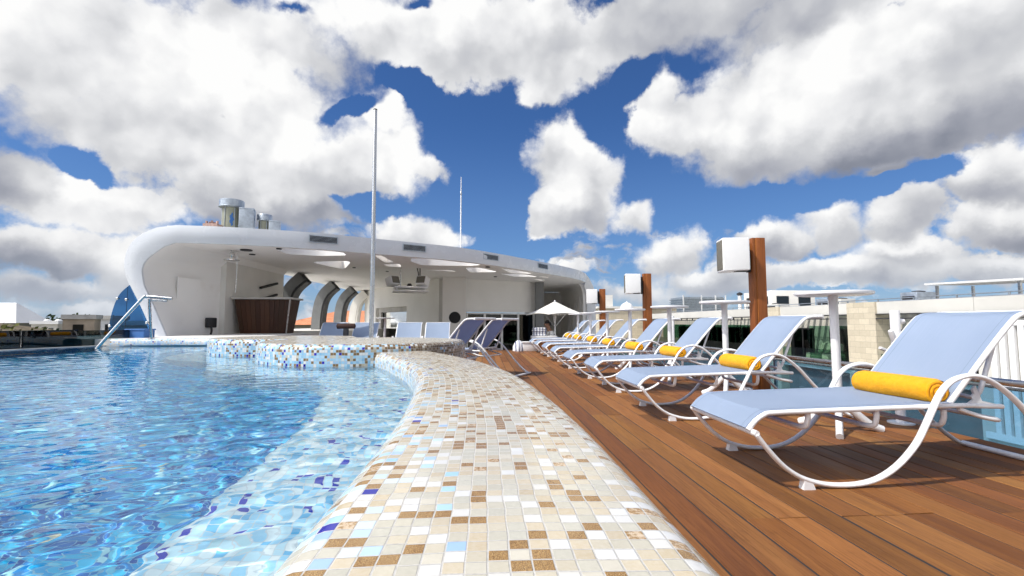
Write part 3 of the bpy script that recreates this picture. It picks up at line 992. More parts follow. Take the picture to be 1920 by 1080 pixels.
# ---- water: one rippled sheet
def wave(x, y):
    d = max(y, .2)
    f = 1 / (1 + .05 * d)
    a = mnoise.fractal(Vector((x * 3.4 + y * .8, y * 3.0 - x * .7, 1.3)), .9, 2.1, 3)
    c = mnoise.noise(Vector((x * .9 + 4, y * 1.1, 5.1)))
    e = mnoise.fractal(Vector((x * 7.5 + 2.2 * y, y * 12 - x * 3.5, 9.)), .9, 2.2, 2)
    return (.0020 * a + .0018 * c) * f + .0036 * e
def water():
    xs = []; x = .0
    while x > -6.9:
        xs.append(x); x -= .012 + .0045 * abs(x)
    xs.append(-6.9)
    ys = []; y = -1.9
    while y < 8.9:
        ys.append(y); y += .010 + .0045 * max(0, y) if y > .3 else .05
    ys.append(8.9)
    edge = lambda y: -6.715 - .012 * y if y < 7.4 else -6.80 + (y - 7.4) * .30
    vs = []; fs = []
    for y in ys:
        for x in xs:
            xx = max(x, edge(y))
            vs.append((xx, y, WATER_Z + wave(xx, y) * (0.15 if x < edge(y) + .05 else 1)))
    n = len(xs)
    for j in range(len(ys) - 1):
        for i in range(n - 1):
            if xs[i] < edge(ys[j]) and xs[i] < edge(ys[j + 1]): continue
            xc, yc = (xs[i] + xs[i + 1]) / 2, (ys[j] + ys[j + 1]) / 2
            if yc < 5.1 and xc > wall_x(yc) + .1: continue
            if yc >= 5.1 and xc > -1.2 - max(0, yc - 5.9): continue
            if xc > -6.3 and yc > 8.45: continue
            if xc > -4.5 and yc > 7.3 and (yc - 7.3) > (-3.0 - xc) * .8 + .06: continue
            fs.append((j * n + i + 1, j * n + i, (j + 1) * n + i, (j + 1) * n + i + 1))
    b = MB(); b.add(vs, fs)
    o = b.build('water', M['water'], angle=180, fix=False)
    struct(o)
    return o
wat = water()
wat.cycles.is_caustics_caster = True
sl.cycles.is_caustics_light = True
for o in (basin, bench, ib, endw): o.cycles.is_caustics_receiver = True
# thin lip the water runs over, pool outer wall below it
b = MB()
lip = [(-6.72, -2), (-6.80, 7.4), (-6.36, 8.95)]
for (x0, y0), (x1, y1) in zip(lip, lip[1:]):
    b.bar((x0 - .06, y0, -.28), (x1 - .06, y1, -.28), .12, 1.386)
tag(b.build('infinity_edge', M['mosaic_pale'] if False else M['white_wall'], smooth=False), 'thin pale lip where the pool water spills along the left', 'pool edge')

# ================================================================== POOL BAR BUILDING
FASC = [(-6.59, 10.31), (-5.71, 10.42), (-4.75, 10.70), (-3.83, 11.05), (-2.75, 11.68), (-1.79, 12.24), (-.71, 12.95), (.34, 14.0), (1.63, 15.51), (3.0, 17.25), (3.75, 18.4), (4.25, 19.5)]
def fasc_at(x):
    for (x0, y0), (x1, y1) in zip(FASC, FASC[1:]):
        if x0 <= x <= x1: return y0 + (y1 - y0) * (x - x0) / (x1 - x0)
    return FASC[-1][1] if x > 0 else FASC[0][1]
TOP, SOF = 2.88, 2.50
bld = thing('pool_bar_building', 'curved white shell building with skylit canopy, fascia vents and glass doors', 'building', (0, 0, 0))

def boolean_cut(o, cutter):
    md = o.modifiers.new('cut', 'BOOLEAN'); md.operation = 'DIFFERENCE'; md.object = cutter; md.solver = 'EXACT'
    bpy.context.view_layer.update()
    dg = bpy.context.evaluated_depsgraph_get()
    me = bpy.data.meshes.new_from_object(o.evaluated_get(dg))
    o.modifiers.clear()
    old = o.data; o.data = me; bpy.data.meshes.remove(old)
    for p in me.polygons: p.use_smooth = True
    me.set_sharp_from_angle(angle=R_(38))
    cm = cutter.data
    bpy.data.objects.remove(cutter); bpy.data.meshes.remove(cm)

def shell():
    # outline of the front lip as (outer point, inner point); left foot, over the canopy, right foot
    fas = spline([(x, y, 0) for x, y in FASC], 5)
    outer = [(-6.90, 10.3, .30), (-6.96, 10.3, .52), (-7.22, 10.3, 1.08), (-7.44, 10.3, 1.55), (-7.55, 10.3, 1.81), (-7.59, 10.3, 2.06), (-7.52, 10.3, 2.40), (-7.31, 10.3, 2.65), (-6.98, 10.3, 2.82)]
    inner = [(-6.58, 10.3, .30), (-6.66, 10.3, .52), (-7.00, 10.3, 1.25), (-7.14, 10.3, 1.52), (-7.19, 10.3, 1.67), (-7.23, 10.3, 1.92), (-7.17, 10.3, 2.10), (-7.04, 10.3, 2.24), (-6.80, 10.3, 2.42)]
    outer = spline(outer, 4); inner = spline(inner, 4)
    for p in fas:
        outer.append(Vector((p.x, p.y, TOP))); inner.append(Vector((p.x, p.y, SOF)))
    ro = [(4.50, 20.0, 2.76), (4.68, 20.15, 2.50), (4.80, 20.2, 2.2), (4.84, 20.2, 1.7), (4.84, 20.2, .9), (4.84, 20.2, -.92)]
    ri = [(4.28, 19.9, 2.40), (4.36, 20.1, 2.24), (4.44, 20.2, 2.0), (4.46, 20.2, 1.6), (4.44, 20.2, .9), (4.30, 20.2, -.92)]
    outer += spline(ro, 3); inner += spline(ri, 3)
    b = MB()
    # rounded lip between outer and inner edge: slightly convex band
    rows = []
    for o_, i_ in zip(outer, inner):
        mid = (o_ + i_) / 2
        t = Vector((0, -1, 0)) if o_.x < -3 else Vector((.62, -.78, 0))
        e = .03 if o_.x < -5.2 and o_.y < 10.6 else .015
        rows.append([o_ + Vector((0, .10, 0)), o_ + t * 0, o_ * .66 + i_ * .34 + t * e, o_ * .34 + i_ * .66 + t * e, i_, i_ + Vector((0, .05, 0))])
    b.loft(rows)
    b.build('fascia', M['shell'], bld, angle=50)
    # outer skin running back
    nfo = len(spline([(0, 0, 0)] * 9, 4))
    b = MB(); b.loft([[p + Vector((0, .10, 0)), Vector((p.x * .99 - .05, 12.8, p.z)), Vector((p.x - .05, 15.9, p.z))] for p in outer[:nfo]])
    b.build('outer_skin', M['shell'], bld, angle=50)
    b = MB(); b.loft([[p + Vector((0, .10, 0)), Vector((p.x, 26, p.z))] for p in outer[nfo + len(fas):]])
    b.build('outer_skin', M['shell'], bld, angle=50)
    # inner left wall, leaning like a hull and running back to the straight side wall
    b = MB()
    rows = []
    for p in inner[:nfo] + [Vector((-6.585, 10.312, SOF + .004))]:
        top_ = p.z > SOF
        zc = p.z
        xb = -6.64
        if p.z > 2.2: xb = -6.64 + (p.z - 2.2) * .9
        q = Vector((xb, 12.2, zc))
        rows.append([p + Vector((0, .05, 0)), p.lerp(q, .3) + Vector((-.16, .05, 0)), p.lerp(q, .65) + Vector((-.13, .05, 0)), q, Vector((xb, 15.6, zc))])
    b.loft(rows)
    b.build('side_wall', M['soffit'], bld, angle=60)
shell()

# roof slab with its irregular skylight openings
def roof():
    fas = spline([(x, y, 0) for x, y in FASC], 5)
    front = [(p.x, p.y + .06) for p in fas]
    poly = [(-6.80, 10.36)] + front + [(4.40, 26), (-7.1, 26), (-7.1, 13.0)]
    b = MB(); b.prism([(x, y, SOF + .002) for x, y in poly], (0, 0, TOP - SOF - .004))
    o = b.build('canopy', M['soffit'], bld)
    sk = [[(-4.87, 11.10), (-4.6, 10.98), (-3.78, 11.25), (-3.44, 11.55), (-3.49, 12.04), (-4.2, 12.18), (-4.9, 11.93)],
          [(-4.93, 13.38), (-3.65, 13.08), (-4.5, 15.3)],
          [(-2.80, 12.0), (-2.61, 12.0), (-2.55, 13.4), (-2.83, 13.4)], [(-2.98, 13.85), (-2.45, 13.7), (-2.55, 14.5), (-2.9, 14.4)],
          [(-1.96, 12.55), (-1.55, 12.5), (-.05, 13.75), (-.45, 14.1), (-1.87, 14.0), (-2.05, 13.1)],
          [(-.6, 14.54), (-.14, 14.5), (.48, 15.75), (-.51, 15.93)], [(.56, 14.85), (.86, 14.95), (1.73, 16.2), (.94, 16.15)],
          [(.49, 16.22), (1.43, 16.45), (2.01, 17.3), (1.12, 17.33)], [(1.94, 17.1), (2.35, 17.3), (2.46, 17.8)], [(1.86, 18.14), (2.42, 18.5), (2.37, 19.05)],
          [(-2.0, 15.3), (-1.2, 15.2), (-.9, 15.7)]]
    c = MB()
    for p in sk:
        cx = sum(q[0] for q in p) / len(p); cy = sum(q[1] for q in p) / len(p)
        P = [Vector((x, y, 0)) for x, y in p]
        # round the corners of each opening
        out = []
        n = len(P)
        for i in range(n):
            a, v, d = P[i - 1], P[i], P[(i + 1) % n]
            k = .24
            p0, p1 = v.lerp(a, k), v.lerp(d, k)
            for s in (0, .33, .67, 1): out.append(p0.lerp(v, s).lerp(v.lerp(p1, s), s))
        c.prism([(q.x, q.y, SOF - .2) for q in out], (0, 0, .9))
    cut = c.build('cutter', M['soffit'], smooth=False)
    boolean_cut(o, cut)
    o.data.materials.clear(); o.data.materials.append(M['soffit'])
roof()

# vents in the fascia, ceiling downlights and small ceiling fittings
def fasc_frame(x):
    y = fasc_at(x); t = Vector((.2, fasc_at(x + .1) - fasc_at(x - .1), 0)).normalized()
    return Vector((x, y, 0)), t, Vector((t.y, -t.x, 0))
for x, w in ((-3.76, .62), (-1.83, .62), (.17, .62), (1.98, .62)):
    p, t, n = fasc_frame(x)
    rot = Matrix((t, -n, Vector((0, 0, 1)))).transposed()
    b = MB(); b.box(p + n * .006 + Vector((0, 0, 2.73)), (w, .05, .155), rot)
    v = b.build('vent_grille', M['black'], bld, smooth=False)
    b = MB()
    for zz in (2.655, 2.805): b.box(p + n * .030 + Vector((0, 0, zz)), (w + .02, .02, .018), rot)
    for s in (-1, 1): b.box(p + n * .030 + t * s * (w / 2) + Vector((0, 0, 2.73)), (.018, .02, .134), rot)
    for k in range(1, 5): b.box(p + n * .030 + Vector((0, 0, 2.655 + k * .03)), (w - .02, .008, .007), rot)
    b.build('louvre', M['galvanised'], v, smooth=False)
for x, y, r in ((-5.55, 11.2, .13), (-5.75, 11.9, .07), (-4.0, 14.6, .05), (-3.2, 15.6, .05), (.4, 17.2, .06), (-4.7, 10.95, .06), (.1, 14.2, .07)):
    b = MB(); b.lathe([(r, 0), (r, .02), (r * .7, .022)], (x, y, SOF - .026), 16); b.build('ceiling_light', M['dark'], bld)

# side wall block with slanted black lamps, then the arched ribs open to the sky
b = MB(); b.box((-6.95, 13.9, 1.5), (.88, 3.4, 1.99)); b.build('side_block', M['white_wall'], bld, smooth=False)
for k, z in enumerate((1.80, 1.45, 1.10)):
    b = MB(); b.bar((-6.45, 13.9, z), (-6.45, 15.0, z + .22), .07, .07, .015); b.build('wall_lamp', M['black'], bld)
b = MB(); b.box((-6.925, 11.45, 1.36), (.02, .62, .95), Matrix.Rotation(-.33, 3, 'Z')); b.build('access_panel', M['soffit'], bld, smooth=False)
b = MB(); b.box((-6.66, 11.9, .80), (.12, .24, .24), Matrix.Rotation(-.3, 3, 'Z'), .02); b.tube(spline([(-6.62, 11.85, .70), (-6.58, 11.8, .60), (-6.54, 11.7, .53)], 4), .025, seg=6); b.build('junction_box', M['dark'], bld)
def rib(y, mtl, mtl2, w=.55):
    pts = spline([(-6.98, 0, -.9), (-7.0, 0, .4), (-6.98, 0, 1.1), (-6.88, 0, 1.72), (-6.66, 0, 2.15), (-6.30, 0, 2.5)], 5)
    rows = []
    for i, p in enumerate(pts):
        t = (pts[min(i + 1, len(pts) - 1)] - pts[max(i - 1, 0)]).normalized()
        n = Vector((t.z, 0, -t.x))
        rows.append([p + Vector((0, y, 0)), p + n * .34 + Vector((0, y, 0)), p + n * .34 + Vector((0, y + w, 0)), p + Vector((0, y + w, 0))])
    b = MB(); b.loft(rows, closed=True)
    b.cur = 1
    rows = []
    for i, p in enumerate(pts):
        t = (pts[min(i + 1, len(pts) - 1)] - pts[max(i - 1, 0)]).normalized()
        n = Vector((t.z, 0, -t.x))
        rows.append([p + n * .342 + Vector((0, y + .02, 0)), p + n * .42 + Vector((0, y + .02, 0)), p + n * .42 + Vector((0, y + w - .02, 0)), p + n * .342 + Vector((0, y + w - .02, 0))])
    b.loft(rows, closed=True)
    b.build('arched_rib', [mtl, mtl2], bld, angle=40)
rib(16.2, M['grey_clad'], M['dark_clad']); rib(19.5, M['grey_clad'], M['dark_clad']); rib(22.3, M['grey_clad'], M['dark_clad']); rib(24.7, M['white_wall'], M['white_wall'], .7)

# back walls
def wall_seg(a, c, z0, z1, th=.25):
    a, c = Vector((*a, 0)), Vector((*c, 0)); t = (c - a).normalized(); n = Vector((-t.y, t.x, 0))
    b = MB(); b.prism([a + Vector((0, 0, z0)), c + Vector((0, 0, z0)), c + n * th + Vector((0, 0, z0)), a + n * th + Vector((0, 0, z0))], (0, 0, z1 - z0))
    return b, t, n
# left part has a deep framed mirror
def left_back():
    A, B = Vector((-6.3, 25.2, 0)), Vector((-1.75, 18.2, 0))
    t = (B - A).normalized(); n = Vector((-t.y, t.x, 0)); L = (B - A).length
    rot = Matrix((t, n, Vector((0, 0, 1)))).transposed()
    def seg(s0, s1, z0, z1, name, m, off=0., th=.3, bevel=0):
        b = MB(); b.box(A + t * ((s0 + s1) / 2) + n * (th / 2 + off) + Vector((0, 0, (z0 + z1) / 2)), (s1 - s0, th, z1 - z0), rot)
        return b.build(name, m, bld, smooth=False)
    s0, s1 = 1.6, 5.35
    seg(0, s0, LOW_Z, SOF, 'back_wall', M['block_wall']); seg(s1, L, LOW_Z, SOF, 'back_wall', M['block_wall'])
    seg(s0, s1, 1.52, SOF, 'back_wall', M['block_wall']); seg(s0, s1, LOW_Z, -.2, 'back_wall', M['block_wall'])
    f = seg(s0, s1, -.2, 1.52, 'mirror_panel', M['mirror'], .28, .02)
    b = MB()
    for (u0, u1, z0, z1) in ((s0, s1, 1.30, 1.52), (s0, s0 + .35, -.2, 1.30), (s1 - .25, s1, -.2, 1.30)):
        b.box(A + t * ((u0 + u1) / 2) + n * .20 + Vector((0, 0, (z0 + z1) / 2)), (u1 - u0 - .004, .10, z1 - z0 - .004), rot)
    b.build('reveal', M['concrete'], f, smooth=False)
left_back()
# pilaster with a round black porthole
b = MB(); b.box((-1.12, 17.75, .79), (.86, .5, 3.41)); b.build('pilaster', M['block_wall'], bld, smooth=False)
b = MB(); b.lathe([(.215, 0), (.215, .03), (.19, .032)], (-1.09, 17.488, .99), 40, 'Y'); b.build('porthole', M['black'], bld)
# long wall above the doors and the sliding doors
b, t, n = wall_seg((-.70, 18.2), (2.25, 19.87), 1.22, SOF - .002); b.build('back_wall', M['block_wall'], bld, smooth=False)
a0 = Vector((-.70, 18.2, 0))
rot = Matrix((t, n, Vector((0, 0, 1)))).transposed()
for k in range(4):
    s0, s1 = .08 + k * .80, .08 + (k + 1) * .80
    b = MB(); b.box(a0 + t * ((s0 + s1) / 2) + n * .14 + Vector((0, 0, .13)), (s1 - s0 - .02, .02, 2.08), rot)
    d = b.build('glass_door', M['glass_dark'], bld, smooth=False)
    b = MB()
    for s in (s0 + .02, s1 - .02): b.box(a0 + t * s + n * .12 + Vector((0, 0, .13)), (.05, .07, 2.10), rot)
    for z in (-.90, 1.16): b.box(a0 + t * ((s0 + s1) / 2) + n * .12 + Vector((0, 0, z)), (s1 - s0 - .09, .06, .05), rot)
    b.build('door_frame', M['white_plastic'], d, smooth=False)
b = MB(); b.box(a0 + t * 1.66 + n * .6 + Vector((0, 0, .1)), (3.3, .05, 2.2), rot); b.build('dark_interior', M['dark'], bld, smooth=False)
b = MB(); b.box((2.36, 23.0, .78), (.2, 6.0, 3.43)); b.build('return_wall', M['white_wall'], bld, smooth=False)
b = MB(); b.box((3.5, 26.1, .78), (2.4, .2, 3.43)); b.build('rear_wall', M['soffit'], bld, smooth=False)
b = MB(); b.box((2.30, 19.55, .785), (.34, .3, 3.42)); b.build('grey_column', M['dark_clad'] if False else M['grey_clad'], bld, smooth=False)
# right end wall: curved inner face with leaf shaped openings
def right_end():
    b = MB()
    prof = spline([(4.10, 2.499), (4.22, 2.36), (4.30, 2.1), (4.32, 1.6), (4.28, .9), (4.16, -.92)], 4)
    th = .34
    poly = [(p[0], p[1]) for p in prof] + [(p[0] + th, p[1]) for p in reversed(prof)]
    b.prism([(x, 20.3, z) for x, z in poly], (0, 5.6, 0))
    o = b.build('end_wall', M['soffit'], bld)
    c = MB()
    for cy, z0, z1, w in ((20.95, -.6, 2.02, .50), (22.1, .2, 1.9, .34), (23.4, -.7, 1.75, .40)):
        leaf = []
        for k in range(20):
            a = 2 * math.pi * k / 20
            leaf.append((3.0, cy + w * math.cos(a) * (1 - .25 * math.sin(a)), (z0 + z1) / 2 + (z1 - z0) / 2 * math.sin(a)))
        c.prism(leaf, (3, 0, 0))
    boolean_cut(o, c.build('cutter', M['soffit'], smooth=False))
right_end()

# ---- things on and under the roof
def duct(name, x, y, r, z1, cap_r, cap_h, label, grp, mtl):
    t = thing(name, label, 'roof duct', (x, y, TOP), 0, grp)
    b = MB(); b.lathe([(r, 0), (r, z1 - TOP - cap_h)], (0, 0, 0), 32); b.build('stack', mtl, t)
    b = MB(); b.lathe([(r, -.02), (cap_r * 1.04, 0), (cap_r * 1.04, .012), (cap_r, .02), (cap_r, cap_h), (cap_r * .97, cap_h + .01), (cap_r * .5, cap_h + .04)], (0, 0, z1 - TOP - cap_h), 36); b.build('cowl', M['galvanised'], t)
    b = MB()
    for k in range(6):
        a = k * math.pi / 3 + .3; b.bar((r * 1.02 * math.cos(a), r * 1.02 * math.sin(a), 0), (r * 1.02 * math.cos(a), r * 1.02 * math.sin(a), z1 - TOP - cap_h), .02, .01)
    b.build('strap', M['galvanised'], t)
    return t
g1 = 'sheet metal stacks on the bar roof'
t = duct('exhaust_stack', -6.87, 13.0, .225, 4.10, .30, .19, 'tallest olive exhaust stack with wide round cowl, leftmost on the roof', g1, M['olive_duct'])
b = MB(); rows = []
for q in range(9):
    zz = .50 + .36 * q / 8; wd = .20 * math.sin(math.pi * (q + .6) / 9.2)
    rows.append([Vector((.2285 * math.cos(-1.05 + a), .2285 * math.sin(-1.05 + a), zz)) for a in [(-1 + 2 * k / 6) * wd + .07 * math.sin(q * 1.9) for k in range(7)]])
b.loft(rows); b.build('blue_decal', M['blue_box'], t, smooth=False)
duct('exhaust_stack', -6.08, 13.2, .14, 3.76, .19, .16, 'shorter round exhaust stack between two metal boxes on the roof', g1, M['olive_duct'])
def ductbox(x, y, w, d, h, label):
    t = thing('duct_box', label, 'roof duct', (x, y, TOP), .35, g1)
    b = MB(); b.box((0, 0, h / 2), (w, d, h), None, .012); b.build('casing', M['galvanised'], t)
    for z in (.12, h * .5, h - .03):
        b = MB(); b.box((0, 0, z), (w + .02, d + .02, .025)); b.build('seam', M['galvanised'], t, smooth=False)
ductbox(-6.45, 13.0, .36, .40, 1.0, 'tall square galvanised duct box beside the tallest exhaust stack')
ductbox(-5.76, 13.1, .28, .26, .70, 'smallest square duct box, last of the group on the roof')
b = MB()
for k in range(7):
    b.box((-7.28 + k * .045, 12.6 + (k % 3) * .05, TOP + .53 + (k % 2) * .012), (.034, .06, .05 + .05 * (k % 3 == 0)), Matrix.Rotation(k * .7, 3, 'Z'))
b.box((-7.14, 12.65, TOP + .25), (.36, .3, .50))
tag(b.build('brick_pile', simple('pink_brick', (.50, .34, .29), .9, var=.25, scale=20), smooth=False), 'small pile of pinkish bricks left of the tallest exhaust stack', 'bricks')
t = thing('antenna', 'thin tall white antenna rod rising from the roof behind the mast', 'antenna', (-.82, 16.0, TOP))
b = MB(); b.tube([(0, 0, 0), (0, 0, 2.2), (0, 0, 2.95)], [.022, .020, .010], seg=8); b.build('rod', M['white_plastic'], t)
b = MB(); b.lathe([(.012, 0), (.03, .03), (.03, .10), (.012, .13)], (0, 0, 2.3), 10); b.build('collar', M['steel'], t)
b = MB(); b.lathe([(.07, 0), (.07, .02)], (0, 0, 0), 12); b.build('base', M['steel'], t)

# hanging lighting and sound rig
def rig():
    t = thing('ceiling_rig', 'white suspended frame carrying two speakers under the canopy', 'hanging rig', (-2.32, 14.8, SOF))
    b = MB()
    rot = Matrix.Rotation(.25, 3, 'Z')
    b.box((0, 0, -.62), (1.0, .9, .05), rot, .012); b.box((0, 0, -.74), (1.05, .95, .035), rot, .012)
    for sx in (-1, 1):
        for sy in (-1, 1): b.bar(rot @ Vector((sx * .42, sy * .36, -.74)), rot @ Vector((sx * .42, sy * .36, -.60)), .03, .03)
    b.build('frame', M['white_plastic'], t)
    for sx in (-.30, .30):
        b = MB(); b.tube([(sx, 0, 0), (sx, 0, -.6)], .018, seg=8); b.build('hanger', M['dark'] if sx > 0 else M['steel'], t)
    b = MB(); b.tube(spline([(.22, -.05, 0), (.26, -.05, -.2), (.23, -.05, -.4), (.22, -.05, -.58)], 4), .016, seg=6); b.build('cable', M['dark'], t)
    for sx, rz in ((-.52, .9), (.40, -.35)):
        m = Matrix.Rotation(rz, 3, 'Z') @ Matrix.Rotation(-.35, 3, 'X')
        b = MB(); b.box(Vector((sx, -.1, -.42)), (.34, .28, .28), m, .02); s = b.build('speaker', M['white_plastic'], t)
        b = MB(); b.box(Vector((sx, -.1, -.42)) + m @ Vector((0, -.145, 0)), (.28, .01, .22), m); b.build('grille', M['grille'], s, smooth=False)
    b = MB(); b.lathe([(.05, 0), (.09, .04), (.05, .1)], (-.02, 0, -.58), 14); b.build('spot_lamp', M['dark'], t)
rig()
t = thing('ceiling_fan', 'small grey metal fitting hanging from the left end of the canopy', 'ceiling fitting', (-5.95, 11.35, SOF))
b = MB(); b.tube([(0, 0, 0), (0, 0, -.22)], .02, seg=8); b.lathe([(.04, -.16), (.06, -.10), (.04, -.04)], (0, 0, 0), 12); b.build('stem', M['steel'], t)
b = MB(); b.lathe([(.04, -.25), (.16, -.24), (.17, -.22), (.04, -.20)], (0, 0, 0), 20); b.build('dish', M['steel'], t)
b = MB(); b.tube(spline([(.12, 0, -.05), (.13, 0, -.4), (.12, 0, -1.0)], 4), .008, seg=6); b.build('pull_cord', M['steel'], t)

# bar counter
t = thing('bar_counter', 'dark timber bar counter flaring outward to a pale top, under the canopy', 'bar counter', (-5.74, 12.6, .52))
b = MB()
n_ = 11
for k in range(n_):
    a0_, a1_ = k / n_ + .002, (k + 1) / n_ - .002
    lo0, lo1 = -.58 + 1.16 * a0_, -.58 + 1.16 * a1_; hi0, hi1 = -.69 + 1.38 * a0_, -.69 + 1.38 * a1_
    b.add([(lo0, 0, 0), (lo1, 0, 0), (hi1, -.10, .88), (hi0, -.10, .88), (lo0, .5, 0), (lo1, .5, 0), (hi1, .6, .88), (hi0, .6, .88)], [(0, 1, 2, 3), (5, 4, 7, 6), (4, 0, 3, 7), (1, 5, 6, 2), (3, 2, 6, 7), (4, 5, 1, 0)])
b.build('panel_front', M['bar_wood'], t, smooth=False)
b = MB(); b.box((0, .25, .91), (1.50, .86, .05), None, .01); b.build('counter_top', M['concrete'], t)
b = MB(); b.tube([(.60, -.03, 0), (.715, -.13, .88)], .018, seg=8); b.build('corner_strip', M['steel'], t)

# ================================================================== SUN LOUNGERS
HW = .345
SIDE = spline([(0, 0, .260), (.062, 0, .181), (.134, 0, .106), (.217, 0, .053), (.32, 0, .022), (.424, 0, .013), (.54, 0, .022), (.639, 0, .056), (.731, 0, .118), (.816, 0, .207), (.871, 0, .297), (.916, 0, .379), (.961, 0, .453), (1.015, 0, .504), (1.077, 0, .528), (1.138, 0, .534), (1.208, 0, .517), (1.285, 0, .470), (1.361, 0, .403), (1.45, 0, .305), (1.56, 0, .19), (1.67, 0, .090), (1.755, 0, .032), (1.80, 0, .018)], 3)
RAIL = spline([(-.020, 0, .275), (.02, 0, .318), (.065, 0, .346), (.12, 0, .356), (.48, 0, .366), (1.06, 0, .380), (1.20, 0, .378), (1.32, 0, .374)], 4)
BACK = spline([(1.065, 0, .388), (1.18, 0, .520), (1.33, 0, .690), (1.44, 0, .806), (1.485, 0, .838), (1.54, 0, .850), (1.625, 0, .852)], 4)
def off(pts, y): return [Vector((p.x, p.y + y, p.z)) for p in pts]
def make_lounger(name='sun_lounger'):
    t = thing(name, None, 'sun lounger')
    w = M['white_paint']
    for s in (-1, 1):
        b = MB(); b.tube(off(SIDE, s * HW), .0195, .0120, 12, up=(0, 1, 0)); b.build('arm_frame', w, t, angle=60)
        b = MB()
        b.add([(.215, s * HW - .02, 0), (.275, s * HW - .02, 0), (.275, s * HW + .02, 0), (.215, s * HW + .02, 0), (.225, s * HW - .016, .055), (.262, s * HW - .016, .045), (.262, s * HW + .016, .045), (.225, s * HW + .016, .055)], [(3, 2, 1, 0), (4, 5, 6, 7), (0, 1, 5, 4), (1, 2, 6, 5), (2, 3, 7, 6), (3, 0, 4, 7)])
        b.build('foot_block', w, t, smooth=False)
        b = MB(); b.tube(off(RAIL, s * (HW - .035)), .015, .0125, 8, up=(0, 1, 0)); b.build('seat_rail', w, t, angle=60)
        b = MB(); b.tube(off(BACK, s * (HW - .062)), .016, .013, 8, up=(0, 1, 0)); b.build('back_rail', w, t, angle=60)
    b = MB(); b.tube([(0, -HW - .012, .264), (0, HW + .012, .264)], .017, .013, 8); b.build('foot_bar', w, t, angle=60)
    b = MB(); b.tube([(1.80, -HW - .012, .020), (1.80, HW + .012, .020)], .017, .015, 8); b.build('rear_bar', w, t, angle=60)
    b = MB(); b.tube([(1.625, -HW + .05, .852), (1.625, HW - .05, .852)], .018, .015, 8); b.build('top_bar', w, t, angle=60)
    # U shaped cross members under the seat
    for x in (.30, .66, 1.02):
        z = .358
        b = MB(); b.tube(spline([(x, -HW + .05, z), (x, -HW + .055, z - .05), (x, -HW + .09, z - .085), (x, -.1, z - .09), (x, .1, z - .09), (x, HW - .09, z - .085), (x, HW - .055, z - .05), (x, HW - .05, z)], 4), .013, seg=8, up=(1, 0, 0)); b.build('cross_tube', w, t, angle=60)
    # back support: two struts, notched plates and a looped stay
    for s in (-1, 1):
        y = s * (HW - .075)
        b = MB(); b.prism([(x_ + .13, y, z_ - .014) for x_, z_ in ((1.03, .375), (1.20, .372), (1.21, .392), (1.13, .41), (1.115, .45), (1.10, .487), (1.083, .47), (1.09, .445), (1.072, .432), (1.085, .415), (1.06, .40))], (0, .012, 0)); b.build('notch_plate', w, t, smooth=False)
    b = MB(); b.tube(spline([(1.37, -HW + .09, .71), (1.31, -HW + .09, .55), (1.26, -HW + .10, .42), (1.25, -.15, .412), (1.25, .15, .412), (1.26, HW - .10, .42), (1.31, HW - .09, .55), (1.37, HW - .09, .71)], 5), .011, seg=8, up=(1, 0, 0)); b.build('back_stay', w, t, angle=60)
    b = MB(); b.tube(spline([(x_ + .11, y_, z_ - .012) for x_, y_, z_ in ((.98, -HW + .04, .375), (1.10, -HW + .04, .335), (1.20, -HW + .05, .315), (1.235, -HW + .12, .312), (1.235, 0, .312), (1.235, HW - .12, .312), (1.20, HW - .05, .315), (1.10, HW - .04, .335), (.98, HW - .04, .375))], 4), .011, seg=8, up=(0, 0, 1)); b.build('tail_loop', w, t, angle=60)
    # sling: thin sheet that follows the rails and sags a little between them
    def sling(path, y0, nm, sag, lift):
        rows = []
        for i, p in enumerate(path):
            tt = (path[min(i + 1, len(path) - 1)] - path[max(i - 1, 0)]).normalized(); nn = Vector((-tt.z, 0, tt.x))
            e = min(1, min(i, len(path) - 1 - i) / 4)
            row = []
            for k in range(13):
                q = -1 + 2 * k / 12
                row.append(p + nn * (lift - sag * e * (1 - q * q)) + Vector((0, q * y0, 0)))
            for k in reversed(range(13)):
                q = -1 + 2 * k / 12
                row.append(p + nn * (lift - .005 - sag * e * (1 - q * q)) + Vector((0, q * y0, 0)))
            rows.append(row)
        b = MB(); b.loft(rows, closed=True)
        b.add(rows[0] + rows[-1], [tuple(range(26)), tuple(range(26, 52))])
        return b.build(nm, M['fabric'], t, angle=50)
    seat_ = sling([p for p in RAIL if p.x < 1.10], HW - .040, 'seat_sling', .014, .015)
    back_ = sling(BACK, HW - .066, 'back_sling', .018, .014)
    def hem(path, y0, nm_, par, sag, lift):
        for s in (-1, 1):
            rows = []
            for i, p in enumerate(path):
                tt = (path[min(i + 1, len(path) - 1)] - path[max(i - 1, 0)]).normalized(); nn = Vector((-tt.z, 0, tt.x))
                e = min(1, min(i, len(path) - 1 - i) / 4)
                rows.append([p + nn * (lift + .0012 - sag * e * (1 - q * q)) + Vector((0, s * q * y0, 0)) for q in (.872, .884)])
            b = MB(); b.loft(rows); b.build(nm_, M['hem'], par, angle=60)
    hem([p for p in RAIL if p.x < 1.10], HW - .040, 'stitching', seat_, .014, .015)
    hem(BACK, HW - .066, 'stitching', back_, .018, .014)
    return t
proto = make_lounger()
ROW = [(1.316, 2.59, 0.0), (1.290, 4.17, .014), (1.304, 5.73, -.018), (1.262, 7.07, .022), (1.262, 8.56, -.024), (1.290, 10.03, .012), (1.270, 11.45, 0.), (1.275, 12.78, -.008)]
